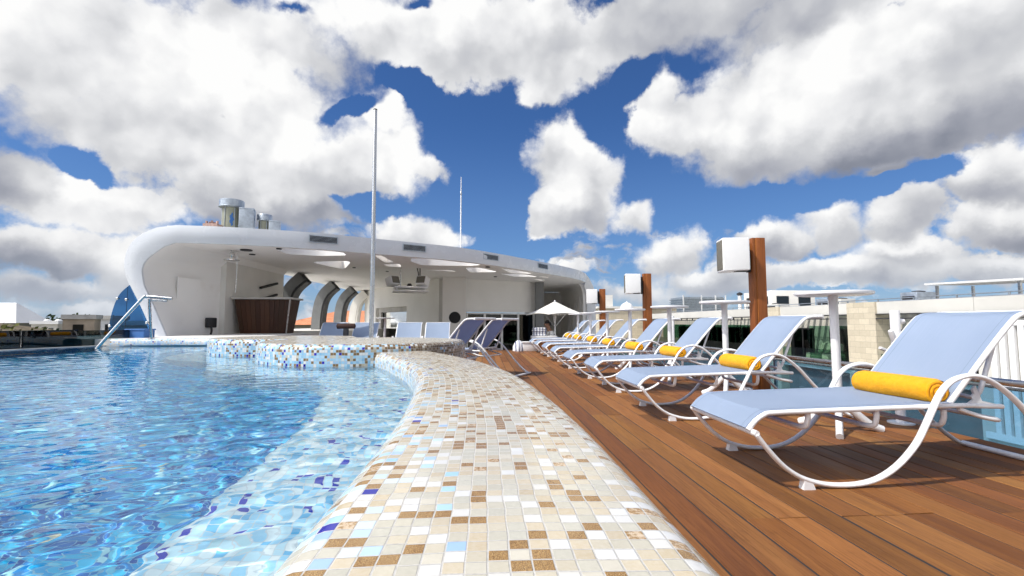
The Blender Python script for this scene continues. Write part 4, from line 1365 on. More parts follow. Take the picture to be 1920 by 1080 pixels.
ROWL = ['sun lounger nearest the camera, largest in the row, with pale blue sling',
        'second sun lounger from the camera, between the first two white bar tables',
        'third sun lounger from the camera, in front of the nearest wooden speaker post',
        'fourth sun lounger along the deck, beside the table with the white dome',
        'fifth sun lounger along the deck, its back just past the domed table',
        'sixth sun lounger along the deck, in front of the middle wooden speaker post',
        'seventh sun lounger along the deck, next to last in the long row',
        'farthest sun lounger of the long row, by the end of the deck']
TOWL = ['largest rolled mustard towel, on the lounger nearest the camera', 'rolled mustard towel on the second lounger from the camera', 'rolled mustard towel on the third lounger of the row',
        'rolled mustard towel on the fourth lounger, beside the domed table', 'rolled mustard towel on the fifth lounger along the deck', 'rolled mustard towel on the sixth lounger along the deck',
        'rolled mustard towel on the seventh lounger of the row', 'smallest looking rolled mustard towel, on the farthest lounger of the row']
def place_lounger(i, x, y, rz, label, group, z=0.):
    o = proto if i == 0 else copy_tree(proto)
    o.location = (x, y, z); o.rotation_euler = (0, 0, rz); tag(o, label, 'sun lounger', group)
    return o
# rolled towel: outer roll as one mesh with a spiral end
def make_towel():
    t = thing('rolled_towel', None, 'towel')
    L, R = .240, .066
    b = MB(); rows = []
    rnd = random.Random(5)
    nL = 18; nA = 40
    for j in range(nL + 1):
        y = -L + 2 * L * j / nL
        e = 1 - .10 * max(0, abs(y) / L - .90) / .10
        row = []
        for k in range(nA):
            a = 2 * math.pi * k / nA
            r = R * e * (1 + .05 * mnoise.noise(Vector((math.cos(a) * 1.4, math.sin(a) * 1.4, y * 5))) + .012 * math.sin(a * 3 + y * 9))
            zz = r * math.sin(a)
            if zz < -.05: zz = -.05 + (zz + .05) * .45
            row.append(Vector((r * math.cos(a) * 1.06, y, zz + .055)))
        rows.append(row)
    b.loft(rows, closed=True)
    b.build('roll', M['towel'], t, angle=80)
    # spiral of folded layers at both ends
    for s in (-1, 1):
        b = MB(); pts = []
        for k in range(90):
            a = k * .21 + .6
            r = .008 + .0031 * a
            if r > R * .90: break
            pts.append((r * math.cos(a) * 1.04, s * (L - .004 + .010 * (1 - r / R)), r * math.sin(a) * .94 + .055))
        b.tube(pts, .0062, .011, 6, up=(0, 1, 0))
        b.build('folded_end', M['towel'], t, angle=80)
    return t
tw0 = make_towel()
def place_towel(i, lx, ly, lz, rz, label):
    o = tw0 if i == 0 else copy_tree(tw0)
    o.location = (lx, ly, lz); o.rotation_euler = (0, 0, rz); tag(o, label, 'towel', 'rolled towels on the loungers')
    return o
rnd = random.Random(21)
for i, (x, y, a) in enumerate(ROW):
    place_lounger(i, x, y, a, ROWL[i], 'sun loungers in a row along the deck')
    place_towel(i, x + 1.015, y + rnd.uniform(-.02, .02) - .02,   .388, rnd.uniform(-.06, .06), TOWL[i])
# two loungers by the islands, turned towards the camera
ang = math.atan2(-.484, .875)
for k, (x, y, lb) in enumerate(((-1.03, 7.935, 'right hand one of two angled loungers behind the coping, back raised to the camera'), (-1.41, 7.235, 'left hand one of two angled loungers beside the mosaic island, holding one towel'))):
    o = place_lounger(9, x, y, ang, lb, 'angled loungers behind the coping')
    if k == 1:
        p = Vector((x, y, 0)) + Matrix.Rotation(ang, 3, 'Z') @ Vector((1.0, .03, .388))
        place_towel(9, p.x, p.y, p.z, ang, 'rolled mustard towel on the angled lounger beside the mosaic island')
# loungers beyond the islands, foot towards the camera
BL = [(-1.09, 10.2, 'lounger back beyond the island, right of the small white table and alone'), (-1.76, 10.1, 'lounger back beyond the island, just right of the small white table'),
      (-2.82, 10.25, 'lounger back beyond the island, directly behind the steel mast'), (-3.62, 10.35, 'leftmost lounger back beyond the islands, near the orange roofed house')]
for x, y, lb in BL: place_lounger(9, x, y, math.pi / 2 + .03, lb, 'loungers beyond the islands', -.06)
b = MB(); b.lathe([(.02, -.22), (.062, -.20), (.065, 0), (.062, .2), (.02, .22)], (0, 0, 0), 20, 'X')
tag(b.build('dark_bolster', M['brown_cloth'], loc=(-3.22, 11.2, .72)), 'dark brown rolled bolster between the back loungers', 'bolster')
b = MB(); b.box((0, 0, .33), (.1, .1, .66)); bo = b.build('stand', M['dark'], bpy.data.objects['dark_bolster']); bo.location = (0, 0, -.71)

# ================================================================== BAR TABLES
def make_table():
    t = thing('bar_table', None, 'bar table')
    w = M['white_paint']
    b = MB(); b.lathe([(.02, -.028), (.235, -.026), (.252, -.020), (.256, -.008), (.254, .0), (.24, .003), (.02, .003)], (0, 0, 1.03), 48); b.build('table_top', w, t, angle=50)
    b = MB(); b.lathe([(.030, .20), (.030, .96), (.036, 1.00)], (0, 0, 0), 24); b.build('stem', w, t)
    for k in range(3):
        a = math.radians(232 + 120 * k)
        d = Vector((math.cos(a), math.sin(a), 0))
        b = MB(); b.tube(spline([d * .0 + Vector((0, 0, .27)), d * .05 + Vector((0, 0, .20)), d * .20 + Vector((0, 0, .06)), d * .30 + Vector((0, 0, .012))], 5), [.030] * 16, .024, 8, up=(0, 0, 1)); 
        b.build('leg', w, t, angle=60)
    return t
tab0 = make_table()
TABS = [(2.635, 3.40), (2.60, 4.95), (2.58, 6.42), (2.46, 7.82), (2.46, 9.30), (2.44, 10.72), (2.43, 12.10)]
TL = ['white round bar table nearest the camera, behind the first lounger', 'white round bar table in front of the nearest wooden post', 'third white bar table from the camera, bare topped between two posts', 'white bar table carrying a white dome, fourth from the camera',
      'fifth white bar table along the deck', 'sixth white bar table along the deck', 'farthest white bar table of the row, near the umbrella']
for i, (x, y) in enumerate(TABS):
    o = tab0 if i == 0 else copy_tree(tab0)
    o.location = (x, y, -.035 * i / 6); o.rotation_euler = (0, 0, .1 * i); tag(o, TL[i], 'bar table', 'white bar tables along the deck')
    if i: o.location.z = 0
o = copy_tree(tab0); o.location = (-2.62, 12.6, -.10); tag(o, 'small white table beyond the islands, in front of the mirror', 'bar table', 'white bar table beyond the islands')
b = MB(); b.lathe([(.105, 0), (.108, .02), (.10, .05), (.075, .085), (.035, .105), (.012, .112), (.014, .125), (.004, .132)], (0, 0, 0), 28)
tag(b.build('white_dome', M['white_plastic'], loc=(2.42, 7.86, 1.034)), 'white dome cover standing on the fourth bar table', 'dome cover')

# ================================================================== SPEAKER POSTS
PL = ['nearest and tallest looking wooden post, holding the largest speaker', 'middle wooden post by the railing', 'farthest wooden post, beside the white building end']
SL = ['nearest white loudspeaker box, hung on the closest wooden post', 'middle white loudspeaker box with a narrow dark grille', 'farthest white loudspeaker box, in front of the white building end']
def make_post():
    t = thing('wooden_post', None, 'post')
    b = MB()
    b.box((.02, -.0, .89), (.115, .135, 1.80), None, .006); b.box((-.058, .0, .89), (.036, .115, 1.80), None, .004)
    b.build('timber', M['post_wood'], t, angle=40)
    b = MB(); b.box((0, 0, .006), (.26, .24, .012)); 
    for sx in (-1, 1):
        for sy in (-1, 1): b.lathe([(.012, 0), (.012, .012)], (sx * .10, sy * .09, .012), 8)
    b.build('base_plate', M['steel'], t, angle=40)
    return t
def make_speaker():
    t = thing('loudspeaker', None, 'speaker')
    rz = Matrix.Rotation(-.20, 3, 'Z')
    b = MB()
    # cabinet that narrows a little to the back
    w, d, h = .15, .13, .20
    fr = [(-w, -d, -h), (-w, d, -h), (-w, d, h), (-w, -d, h)]
    bk = [(w, -d, -h * .94), (w, d, -h * .94), (w, d, h * .97), (w, -d, h * .97)]
    bm = bmesh.new()
    vs = [bm.verts.new(p) for p in fr + bk]
    for f in ((3, 2, 1, 0), (4, 5, 6, 7), (0, 1, 5, 4), (1, 2, 6, 5), (2, 3, 7, 6), (3, 0, 4, 7)): bm.faces.new([vs[i] for i in f])
    bmesh.ops.bevel(bm, geom=bm.edges[:], offset=.012, segments=3, profile=.6, affect='EDGES')
    bm.verts.index_update()
    b.add([rz @ v.co for v in bm.verts], [[v.index for v in f.verts] for f in bm.faces]); bm.free()
    b.build('cabinet', M['white_plastic'], t, angle=45)
    b = MB(); b.box(rz @ Vector((-.152, 0, 0)), (.010, .215, .352), rz, .003); b.build('grille', M['grille'], t, angle=40)
    b = MB(); b.box((.185, .03, .07), (.07, .05, .16), None, .006); b.box((.20, .03, -.08), (.03, .07, .22)); b.bar((.17, .03, .02), (.20, .03, -.2), .03, .03); b.build('bracket', M['dark'], t, angle=40)
    b = MB(); b.box((.06, -.06, -.197), (.14, .06, .012)); b.build('connector', M['dark'], t, smooth=False)
    return t
post0, spk0 = make_post(), make_speaker()
for i, (y, s) in enumerate(((5.45, 1.), (9.3, .985), (12.9, .955))):
    o = post0 if i == 0 else copy_tree(post0)
    o.location = (3.28, y, 0); o.scale = (1, 1, s * 1.015); tag(o, PL[i], 'post', 'wooden speaker posts')
    o = spk0 if i == 0 else copy_tree(spk0)
    o.location = (2.985, y - .01, 1.80 * s - .195); tag(o, SL[i], 'speaker', 'white loudspeakers on the posts')

# white lamp poles by the railing: one with a row of small arms
def coat_pole(x, y, h, label, arms=True):
    t = thing('shower_pole', label, 'shower pole', (x, y, 0), 0, 'white poles by the railing')
    b = MB(); b.lathe([(.034, 0), (.034, h - .01), (.03, h)], (0, 0, 0), 16); b.lathe([(.09, 0), (.09, .012)], (0, 0, 0), 16); b.build('pole', M['white_paint'], t)
    if arms:
        b = MB(); b.bar((0, 0, h - .30), (-.07, -.03, h - .16), .035, .035, .008); b.build('shower_head', M['white_paint'], t)
        b = MB(); b.bar((0, 0, h - .36), (-.16, -.02, h - .30), .03, .022, .006); b.build('side_arm', M['white_paint'], t)
        b = MB(); b.bar((0, 0, h - .40), (-.05, -.06, h - .48), .02, .02, .005); b.build('tap', M['steel'], t)
        b = MB(); b.lathe([(.02, -.03), (.024, 0), (.02, .03)], (.04, 0, h - .09), 10, 'X'); b.build('knob', M['white_paint'], t)
coat_pole(3.32, 3.62, .90, 'white pole with angled shower arms behind the nearest lounger')
coat_pole(3.28, 8.05, .92, 'plain thin white pole near the railing behind the third lounger', False)

# ================================================================== RAILING on the right of the deck
def railing():
    t = thing('glass_railing', 'blue glass railing with twin steel rails along the right edge of the deck', 'railing', (DECK_R + .03, 0, 0))
    y0, y1 = -1.6, 13.8
    b = MB(); b.tube([(0, y0, .405), (0, y1, .405)], .024, .018, 10); b.build('top_rail', M['steel'], t)
    b = MB(); b.tube([(.05, y0, .36), (.05, y1, .36)], .012, seg=8); b.build('lower_rail', M['steel'], t)
    y = y0
    k = 0
    while y < y1 - .2:
        e = min(y + 1.42, y1)
        b = MB(); b.box((.015, (y + e) / 2, -.02), (.012, e - y - .02, .76)); b.build('glass_panel', M['glass_blue'], t, smooth=False)
        b = MB(); b.box((.045, y + .0, -.02), (.028, .035, .80), None, .004)
        for z in (.22, -.15): b.box((.018, y, z), (.05, .06, .045), None, .006)
        b.build('upright', M['steel'], t)
        y = e; k += 1
railing()

# ================================================================== ATTENDANT, TOWEL STAND, UMBRELLA on the lower level
def umbrella():
    t = thing('umbrella', 'square off white canvas umbrella over the towel stand', 'umbrella', (2.22, 14.7, LOW_Z), .45)
    b = MB(); h = 2.37; hw = .66; dz = .40
    rim = []; n = 8
    rows = [[], [], [], []]
    for side in range(4):
        a0, a1 = math.pi / 4 + side * math.pi / 2, math.pi / 4 + (side + 1) * math.pi / 2
        c0 = Vector((math.cos(a0), math.sin(a0), 0)) * hw * 1.414; c1 = Vector((math.cos(a1), math.sin(a1), 0)) * hw * 1.414
        for k in range(n):
            f = k / n; p = c0.lerp(c1, f); s = math.sin(math.pi * f)
            rows[0].append(p * .05 + Vector((0, 0, h)))
            rows[1].append(p * .5 + Vector((0, 0, h - dz * .52 - .015 * s)))
            rows[2].append(p * (1 - .03 * s) + Vector((0, 0, h - dz + .05 * s)))
            rows[3].append(p * (1 - .03 * s) + Vector((0, 0, h - dz - .012 + .05 * s)))
    b.loft(rows, closed=True)
    b.add(rows[0], [tuple(range(len(rows[0])))])
    b.loft([[p * 1 for p in rows[3]], [p + Vector((0, 0, -.02)) for p in rows[1]], [p + Vector((0, 0, -.02)) for p in rows[0]]], closed=True)
    b.build('canopy', M['umbrella'], t, angle=30)
    b = MB(); b.tube([(0, 0, 0), (0, 0, h + .02)], .022, seg=12); b.lathe([(.022, h), (.03, h + .02), (.012, h + .06)], (0, 0, 0), 12); b.build('pole', M['white_paint'], t)
    for k in range(4):
        a = math.pi / 4 + k * math.pi / 2; d = Vector((math.cos(a), math.sin(a), 0))
        b = MB(); b.tube([d * .03 + Vector((0, 0, h - .05)), d * hw * 1.40 + Vector((0, 0, h - dz - .01))], .010, seg=6)
        b.tube([d * .03 + Vector((0, 0, h - .75)), d * hw * .7 + Vector((0, 0, h - dz * .5 - .03))], .009, seg=6); b.build('rib', M['steel'], t)
    b = MB(); b.lathe([(.28, 0), (.28, .05), (.06, .07), (.04, .25)], (0, 0, 0), 24); b.build('base', M['concrete'], t)
umbrella()
t = thing('towel_stand', 'orange wood towel counter with a white top, beside the attendant', 'counter', (1.83, 14.55, LOW_Z))
b = MB()
for k in range(6): b.box((-.29 + k * .116, 0, .62), (.112, .40, 1.20), None, .004)
b.build('cabinet', M['stand_wood'], t)
b = MB(); b.box((.02, 0, 1.27), (.78, .52, .09), None, .01); b.build('top', M['white_plastic'], t)
b = MB()
for k in range(4): b.box((0, (k % 2) * .012, .035 + k * .062), (.42 - .02 * (k % 2), .28, .058), Matrix.Rotation(.05 * (k % 3 - 1), 3, 'Z'), .022)
tag(b.build('towel_stack', M['stripe'], loc=(1.70, 14.5, LOW_Z + 1.318)), 'stack of navy striped white towels on the orange counter', 'towel stack')
b = MB(); b.box((0, 0, .12), (.40, .30, .24), None, .02); b.box((0, 0, .25), (.44, .34, .03), None, .012)
tag(b.build('towel_box', M['white_plastic'], loc=(1.28, 13.35, 0)), 'low white box at the far end of the deck', 'towel box')
def heap():
    b = MB(); rows = []
    for j in range(9):
        r = []
        for k in range(24):
            a = 2 * math.pi * k / 24; f = j / 8
            rad = .24 * math.sqrt(max(0, 1 - f * f * .96)) * (1 + .16 * mnoise.noise(Vector((math.cos(a) * 2, math.sin(a) * 2, f * 3))))
            r.append(Vector((rad * math.cos(a) * .7, rad * math.sin(a), .30 * f)))
        rows.append(r)
    b.loft(rows, closed=True); b.add(rows[-1], [tuple(range(24))]); b.add(rows[0], [tuple(range(24))])
    tag(b.build('towel_heap', M['stripe'], loc=(.98, 13.4, 0), angle=80), 'heap of navy striped towels on the end of the deck', 'towels')
heap()

def skin_mesh(name, verts, edges, m, parent, root=0, sub=2):
    me = bpy.data.meshes.new(name)
    me.from_pydata([v[:3] for v in verts], edges, [])
    o = bpy.data.objects.new(name, me); COL.objects.link(o); o.parent = parent
    o.modifiers.new('skin', 'SKIN')
    sv = me.skin_vertices[0].data
    for i, v in enumerate(verts):
        r = v[3]; sv[i].radius = r if isinstance(r, tuple) else (r, r); sv[i].use_root = (i == root)
    s = o.modifiers.new('sub', 'SUBSURF'); s.levels = sub; s.render_levels = sub
    bpy.context.view_layer.update()
    me2 = bpy.data.meshes.new_from_object(o.evaluated_get(bpy.context.evaluated_depsgraph_get()))
    o.modifiers.clear(); o.data = me2; bpy.data.meshes.remove(me)
    me2.materials.clear(); me2.materials.append(m)
    for p in me2.polygons: p.use_smooth = True
    return o
def attendant():
    t = thing('person', 'dark haired attendant in a white shirt, head bowed beside the umbrella pole', 'person', (2.12, 14.95, LOW_Z), math.pi)
    # local +x is the way the person faces
    V = [(0, 0, .95, .13), (0, 0, 1.15, .125), (.01, 0, 1.36, .15), (.03, 0, 1.48, .075), (.07, 0, 1.55, .055), (.10, 0, 1.62, .085), (.115, 0, 1.69, .092), (.10, 0, 1.75, .07)]
    Ed = [(0, 1), (1, 2), (2, 3), (3, 4), (4, 5), (5, 6), (6, 7)]
    for s in (-1, 1):
        o = len(V)
        V += [(0, s * .10, .88, .095), (.02, s * .10, .50, .062), (-.01, s * .10, .10, .042), (.10, s * .11, .04, .035), (.17, s * .115, .03, .025)]
        Ed += [(0, o), (o, o + 1), (o + 1, o + 2), (o + 2, o + 3), (o + 3, o + 4)]
        o = len(V)
        V += [(.01, s * .17, 1.40, .060), (.02, s * .22, 1.14, .044), (.26, s * .16, 1.12, .030), (.32, s * .145, 1.12, .026), (.37, s * .14, 1.12, .020)]
        Ed += [(2, o), (o, o + 1), (o + 1, o + 2), (o + 2, o + 3), (o + 3, o + 4)]
        h = o + 4
        for k, (dy, ln) in enumerate(((-.030, .060), (-.010, .070), (.010, .066), (.028, .052))):
            q = len(V)
            V += [(.385, s * .14 + dy, 1.118, .0095), (.385 + ln * .5, s * .14 + dy * 1.1, 1.112, .009), (.385 + ln, s * .14 + dy * 1.1, 1.098, .0075)]
            Ed += [(h, q), (q, q + 1), (q + 1, q + 2)]
        q = len(V)
        V += [(.345, s * .14 - s * .036, 1.112, .0105), (.378, s * .14 - s * .05, 1.105, .0085)]
        Ed += [(o + 3, q), (q, q + 1)]
    # nose
    q = len(V); V += [(.205, 0, 1.665, .014), (.215, 0, 1.655, .011)]; Ed += [(6, q), (q, q + 1)]
    skin_mesh('body', V, Ed, M['skin'], t)
    sh = [(0, 0, .93, .140), (0, 0, 1.15, .140), (.01, 0, 1.36, .163), (.025, 0, 1.46, .088)]
    se = [(0, 1), (1, 2), (2, 3)]
    for s in (-1, 1):
        o = len(sh); sh += [(.01, s * .17, 1.40, .074), (.02, s * .22, 1.14, .058), (.20, s * .175, 1.122, .046)]; se += [(2, o), (o, o + 1), (o + 1, o + 2)]
    skin_mesh('shirt', sh, se, M['shirt'], t)
    tr = [(0, 0, .93, .142)]; te = []
    for s in (-1, 1):
        o = len(tr); tr += [(0, s * .10, .86, .108), (.02, s * .10, .50, .078), (-.01, s * .10, .09, .062)]; te += [(0, o), (o, o + 1), (o + 1, o + 2)]
    skin_mesh('trousers', tr, te, M['trousers'], t)
    b = MB(); rows = []
    for j in range(9):
        ph = math.pi * .52 * j / 8
        rows.append([Vector((.088 + .112 * math.sin(ph) * math.cos(a) * 1.02 - .012 * (1 - math.cos(ph)), .098 * math.sin(ph) * math.sin(a), 1.70 + .112 * math.cos(ph) - (.07 if math.cos(a) < -.1 else 0) * (j / 8))) for a in [2 * math.pi * k / 24 for k in range(24)]])
    rows[0] = [r + Vector((.001 * math.cos(k), .001 * math.sin(k), 0)) for k, r in enumerate(rows[0])]
    b.loft(rows, closed=True); b.build('hair', M['hair'], t, angle=90)
    for s in (-1, 1):
        b = MB(); b.lathe([(.004, -.006), (.011, 0), (.004, .006)], (.195, s * .036, 1.685), 10, 'X'); b.build('eye', M['black'], t)
        b = MB(); b.lathe([(.012, -.012), (.028, 0), (.012, .012)], (.10, s * .098, 1.67), 10, 'Y'); b.build('ear', M['skin'], t)
    b = MB(); b.box((.196, 0, 1.628), (.012, .045, .008), None, .003); b.build('mouth', M['brown_cloth'], t)
attendant()

# ================================================================== POOL FITTINGS on the left
t = thing('pool_handrail', 'bent stainless steel handrail rising from the pool water', 'handrail', (0, 0, 0))
b = MB(); b.tube(spline([(-6.10, 7.78, .30), (-6.06, 7.80, .42), (-5.56, 7.95, 1.17), (-5.50, 7.97, 1.215), (-5.44, 7.98, 1.225), (-5.12, 8.02, 1.195)], 6), .024, seg=12); b.build('rail', M['steel'], t)
b = MB(); b.tube(spline([(-5.20, 8.02, 1.16), (-5.42, 8.0, 1.165), (-5.46, 8.0, 1.13), (-5.50, 8.15, .53)], 6), .020, seg=12); b.lathe([(.05, .525), (.05, .54)], (-5.50, 8.15, 0), 16); b.build('upright', M['steel'], t)

t = thing('glass_windbreak', 'pointed deep blue glass windbreak beside the white shell', 'windbreak', (0, 9.6, 0))
b = MB()
L = spline([(-6.95, 0, 1.535), (-7.09, 0, 1.40), (-7.18, 0, 1.24), (-7.25, 0, .98), (-7.285, 0, .72), (-7.29, 0, .46)], 4)
Rr = [(-6.50, 0, .46), (-6.55, 0, .76), (-6.74, 0, 1.15)]
b.prism([tuple(p) for p in L] + Rr, (0, .014, 0)); b.build('glass', M['glass_deep'], t, smooth=False)
for x, z in ((-7.16, 1.27), (-6.99, 1.25), (-7.0, .90), (-7.27, .74), (-6.58, .80)):
    b = MB(); b.lathe([(.012, -.02), (.026, -.012), (.026, .025)], (x, 0, z), 14, 'Y'); b.build('clamp', M['steel'], t)
b = MB(); b.bar((-6.99, .012, .48), (-6.985, .012, 1.50), .006, .006); b.build('joint', M['dark'], t, smooth=False)
def left_glass():
    t = thing('glass_balustrade', 'low dark glass balustrade along the far left edge of the pool', 'balustrade', (-7.02, 0, 0))
    y = -1.5
    while y < 7.2:
        b = MB(); b.box((0, y + .84, .16), (.012, 1.665, 1.04)); b.build('glass_panel', M['glass_grey'], t, smooth=False)
        b = MB()
        for dy in (.25, 1.4): b.lathe([(.012, -.02), (.024, -.01), (.024, .03)], (.02, y + dy, .56), 12, 'X')
        b.build('clamp', M['steel'], t)
        b = MB(); b.box((.002, y + .002, .16), (.018, .008, 1.04)); b.build('joint', M['dark'], t, smooth=False)
        y += 1.68
    b = MB(); b.bar((.17, 6.75, .43), (.17, 6.95, .675), .014, .014); b.build('brace', M['steel'], t)
    b = MB(); b.prism([(0, 7.25, -.3), (.56, 9.4, -.3), (.568, 9.4, -.3), (.012, 7.25, -.3)], (0, 0, .97)); b.build('glass_panel', M['glass_grey'], t, smooth=False)
left_glass()
b = MB(); b.box((0, 0, .12), (.34, .3, .24), None, .02); b.box((0, 0, .25), (.36, .32, .03), None, .01)
tag(b.build('blue_crate', M['blue_box'], loc=(-6.45, 9.25, .42)), 'small blue plastic crate at the corner of the pool', 'crate')

t = thing('mast', 'tall grey steel mast standing behind the mosaic islands', 'mast', (-1.79, 7.6, 0))
b = MB(); b.tube([(0, 0, 0), (0, 0, 2.2), (-.012, 0, 4.29)], [.036, .034, .028], seg=20); b.build('pole', M['steel'], t)
b = MB(); b.lathe([(.11, 0), (.11, .015), (.06, .02), (.055, .08)], (0, 0, 0), 20); b.build('base', M['steel'], t)
b = MB(); b.lathe([(.031, 4.285), (.031, 4.30), (.01, 4.31)], (-.012, 0, 0), 16); b.build('cap', M['dark'], t)

# ================================================================== HOTEL WING on the right
def wing():
    t = thing('hotel_wing', 'long low cream hotel wing with recessed bays and stone piers, right of the deck', 'building', (10, 0, 0))
    zt, zb = 1.32, -1.66
    # roof slab and parapet
    b = MB(); b.box((.06, 18.82, 1.175), (.12, 19.56, .29)); b.box((.06, 5.1, -.17), (.12, 7.86, 2.98))
    b.box((1.72, 17.9, 1.22), (.12, 21.4, .2)); b.box((1.75, 5.1, 1.15), (.1, 7.86, .3)); b.box((6.0, 16, 1.16), (8.4, 26, .12))
    b.build('wall', M['wing_wall'], t, smooth=False)
    b = MB(); b.box((1.78, 17.9, -.22), (.12, 21.4, 2.60)); b.build('recess_wall', M['cream_wall'], t, smooth=False)
    b = MB(); b.box((.9, 17.9, -.52), (1.7, 21.4, .14)); b.build('balcony_floor', M['concrete'], t, smooth=False)
    b = MB(); b.box((.3, 18.85, -1.12), (.14, 19.5, 1.04)); b.build('lower_glazing', M['grey_clad'], t, smooth=False)
    # pergola slats that let stripes of sun through
    y = 9.1
    b = MB()
    while y < 28.4:
        b.box((.88, y, 1.05), (1.55, .11, .06)); y += .30
    b.build('pergola', M['grey_clad'], t, smooth=False)
    b = MB(); b.box((-.02, 17.9, 1.015), (.05, 21.3, .022)); b.box((-.02, 17.9, .905), (.05, 21.3, .03))
    y = 9.02
    while y < 28.5: b.box((-.02, y, .96), (.045, .035, .082)); y += .62
    b.build('header_frame', M['dark_clad'], t, smooth=False)
    # stone piers
    for y0, y1 in ((11.42, 12.36), (15.35, 16.05), (27.75, 28.9)):
        b = MB(); b.box((.14, (y0 + y1) / 2, -.15), (.38, y1 - y0, 2.962)); b.build('stone_pier', M['stone'], t, smooth=False)
    # bays: glass doors with frames, curtains, glass fin and balcony glass
    for y0, y1, n in ((9.05, 11.40, 2), (12.38, 15.33, 3), (16.07, 27.7, 10)):
        wd = (y1 - y0) / n
        for k in range(n):
            ya, yb = y0 + k * wd, y0 + (k + 1) * wd
            b = MB(); b.box((1.70, (ya + yb) / 2, .06), (.02, wd - .12, 1.02)); g_ = b.build('window', M['glass_dark'], t, smooth=False)
            b = MB()
            for yy in (ya + .05, yb - .05, (ya + yb) / 2): b.box((1.685, yy, .06), (.05, .04, 1.05))
            for zz in (-.45, .585): b.box((1.685, (ya + yb) / 2, zz), (.046, wd - .15, .05))
            b.build('window_frame', M['dark_clad'], g_, smooth=False)
        for k in range(1, n):
            yy = y0 + k * wd
            b = MB(); b.box((.95, yy, .12), (1.35, .014, 1.16)); b.build('glass_fin', M['glass_green'], t, smooth=False)
        b = MB(); b.box((.02, (y0 + y1) / 2, -.24), (.014, y1 - y0 - .04, .5)); b.build('balcony_glass', M['glass_green'], t, smooth=False)
    # white slatted screen at the near end
    b = MB()
    y = 1.4
    while y < 8.7: b.box((-.05, y, -.30), (.06, .10, 2.1)); y += .165
    b.box((-.05, 5.1, .80), (.07, 7.6, .10)); b.box((-.05, 5.1, -1.40), (.07, 7.6, .12))
    b.build('slatted_screen', M['white_paint'], t, smooth=False)
    # roof railing
    b = MB()
    y = 1.5
    while y < 28.6: b.box((1.0, y, 1.37), (.03, .03, .18)); y += 1.1
    for z in (1.45, 1.37): b.tube([(1.0, 1.4, z), (1.0, 28.6, z)], .012, seg=6)
    b.build('roof_rail', M['galvanised'], t, smooth=False)
    return t
wing()
# balcony furniture seen in the bays
for (y, lb) in ((11.0, 'cream cushion seat on the nearest hotel balcony'), (14.6, 'cream cushion seat on the balcony past the first stone pier'), (17.6, 'cream cushion seat on the balcony behind the nearest post')):
    t = thing('balcony_sofa', lb, 'sofa', (10.95, y, -.45), 0, 'cushioned seats on the hotel balconies')
    b = MB(); b.box((0, 0, .16), (.6, 1.0, .22), None, .04); b.build('seat', M['cushion'], t)
    b = MB(); b.box((.22, 0, .42), (.16, .9, .34), Matrix.Rotation(.2, 3, 'Y'), .05); b.build('backrest', M['cushion'], t)
    b = MB(); b.box((0, 0, .03), (.55, .95, .05)); b.build('base', M['dark'], t, smooth=False)
# clutter on the roof of the wing
def roofbox(name, x, y, z, s, label, cat, m, detail='slats', rz=0.):
    t = thing(name, label, cat, (x, y, z), rz)
    b = MB(); b.box((0, 0, s[2] / 2), s, None, .01); b.build('casing', m, t)
    b = MB()
    if detail == 'slats':
        k = .08
        while k < s[2] - .05:
            b.box((-s[0] / 2 - .01, 0, k), (.03, s[1] * .9, .03)); b.box((0, -s[1] / 2 - .01, k), (s[0] * .9, .03, .03)); k += .11
        b.build('louvre', M['galvanised'], t, smooth=False)
    elif detail == 'windows':
        n = max(2, int(s[1] / .9))
        for q in range(n):
            b.box((-s[0] / 2 - .006, -s[1] / 2 + (q + .5) * s[1] / n, s[2] * .5), (.02, s[1] / n * .55, s[2] * .5)); 
        n = max(1, int(s[0] / .9))
        for q in range(n): b.box((-s[0] / 2 + (q + .5) * s[0] / n, -s[1] / 2 - .006, s[2] * .5), (s[0] / n * .55, .02, s[2] * .5))
        b.build('window', M['glass_dark'], t, smooth=False)
    elif detail == 'roof':
        b.box((-.1, 0, s[2] + .03), (s[0] + .5, s[1] + .6, .06)); b.build('roof', M['roof_white'], t, smooth=False)
    return t
roofbox('air_handler', 12.9, 9.4, 1.22, (.8, .7, .62), 'pale box shaped air handler on the hotel roof near the right edge', 'air handler', M['white_wall'])
t = thing('roof_canopy', 'flat white canopy sheet raised on posts above the hotel roof', 'roof canopy', (12.3, 10.6, 1.22))
b = MB(); b.box((0, 0, .56), (1.3, 2.3, .05), Matrix.Rotation(.03, 3, 'X')); b.build('sheet', M['roof_white'], t, smooth=False)
for sx in (-.5, .5):
    for sy in (-.95, .95):
        b = MB(); b.box((sx, sy, .27), (.05, .05, .54)); b.build('post', M['steel'], t, smooth=False)
rr = random.Random(8)
ys = [9.0, 10.0, 11.4, 12.4, 13.4]
for k, y in enumerate(ys):
    L_ = rr.uniform(.9, 1.7)
    b = MB(); b.tube([(-.0, -L_ / 2, .14), (0, L_ / 2, .14)], .06, seg=10)
    for s in (-.4, 0, .4): b.box((0, s * L_, .05), (.12, .05, .12))
    tag(b.build('roof_pipe', M['galvanised'], loc=(11.45 + .1 * (k % 3), y, 1.22)), 'length of grey pipe on blocks along the edge of the hotel roof', 'pipe', 'pipes on the hotel roof')
roofbox('roof_cabin', 13.6, 21.0, 1.22, (2.0, 2.2, 1.0), 'small white cabin with dark windows on the hotel roof behind the nearest post', 'roof cabin', M['white_wall'], 'windows')
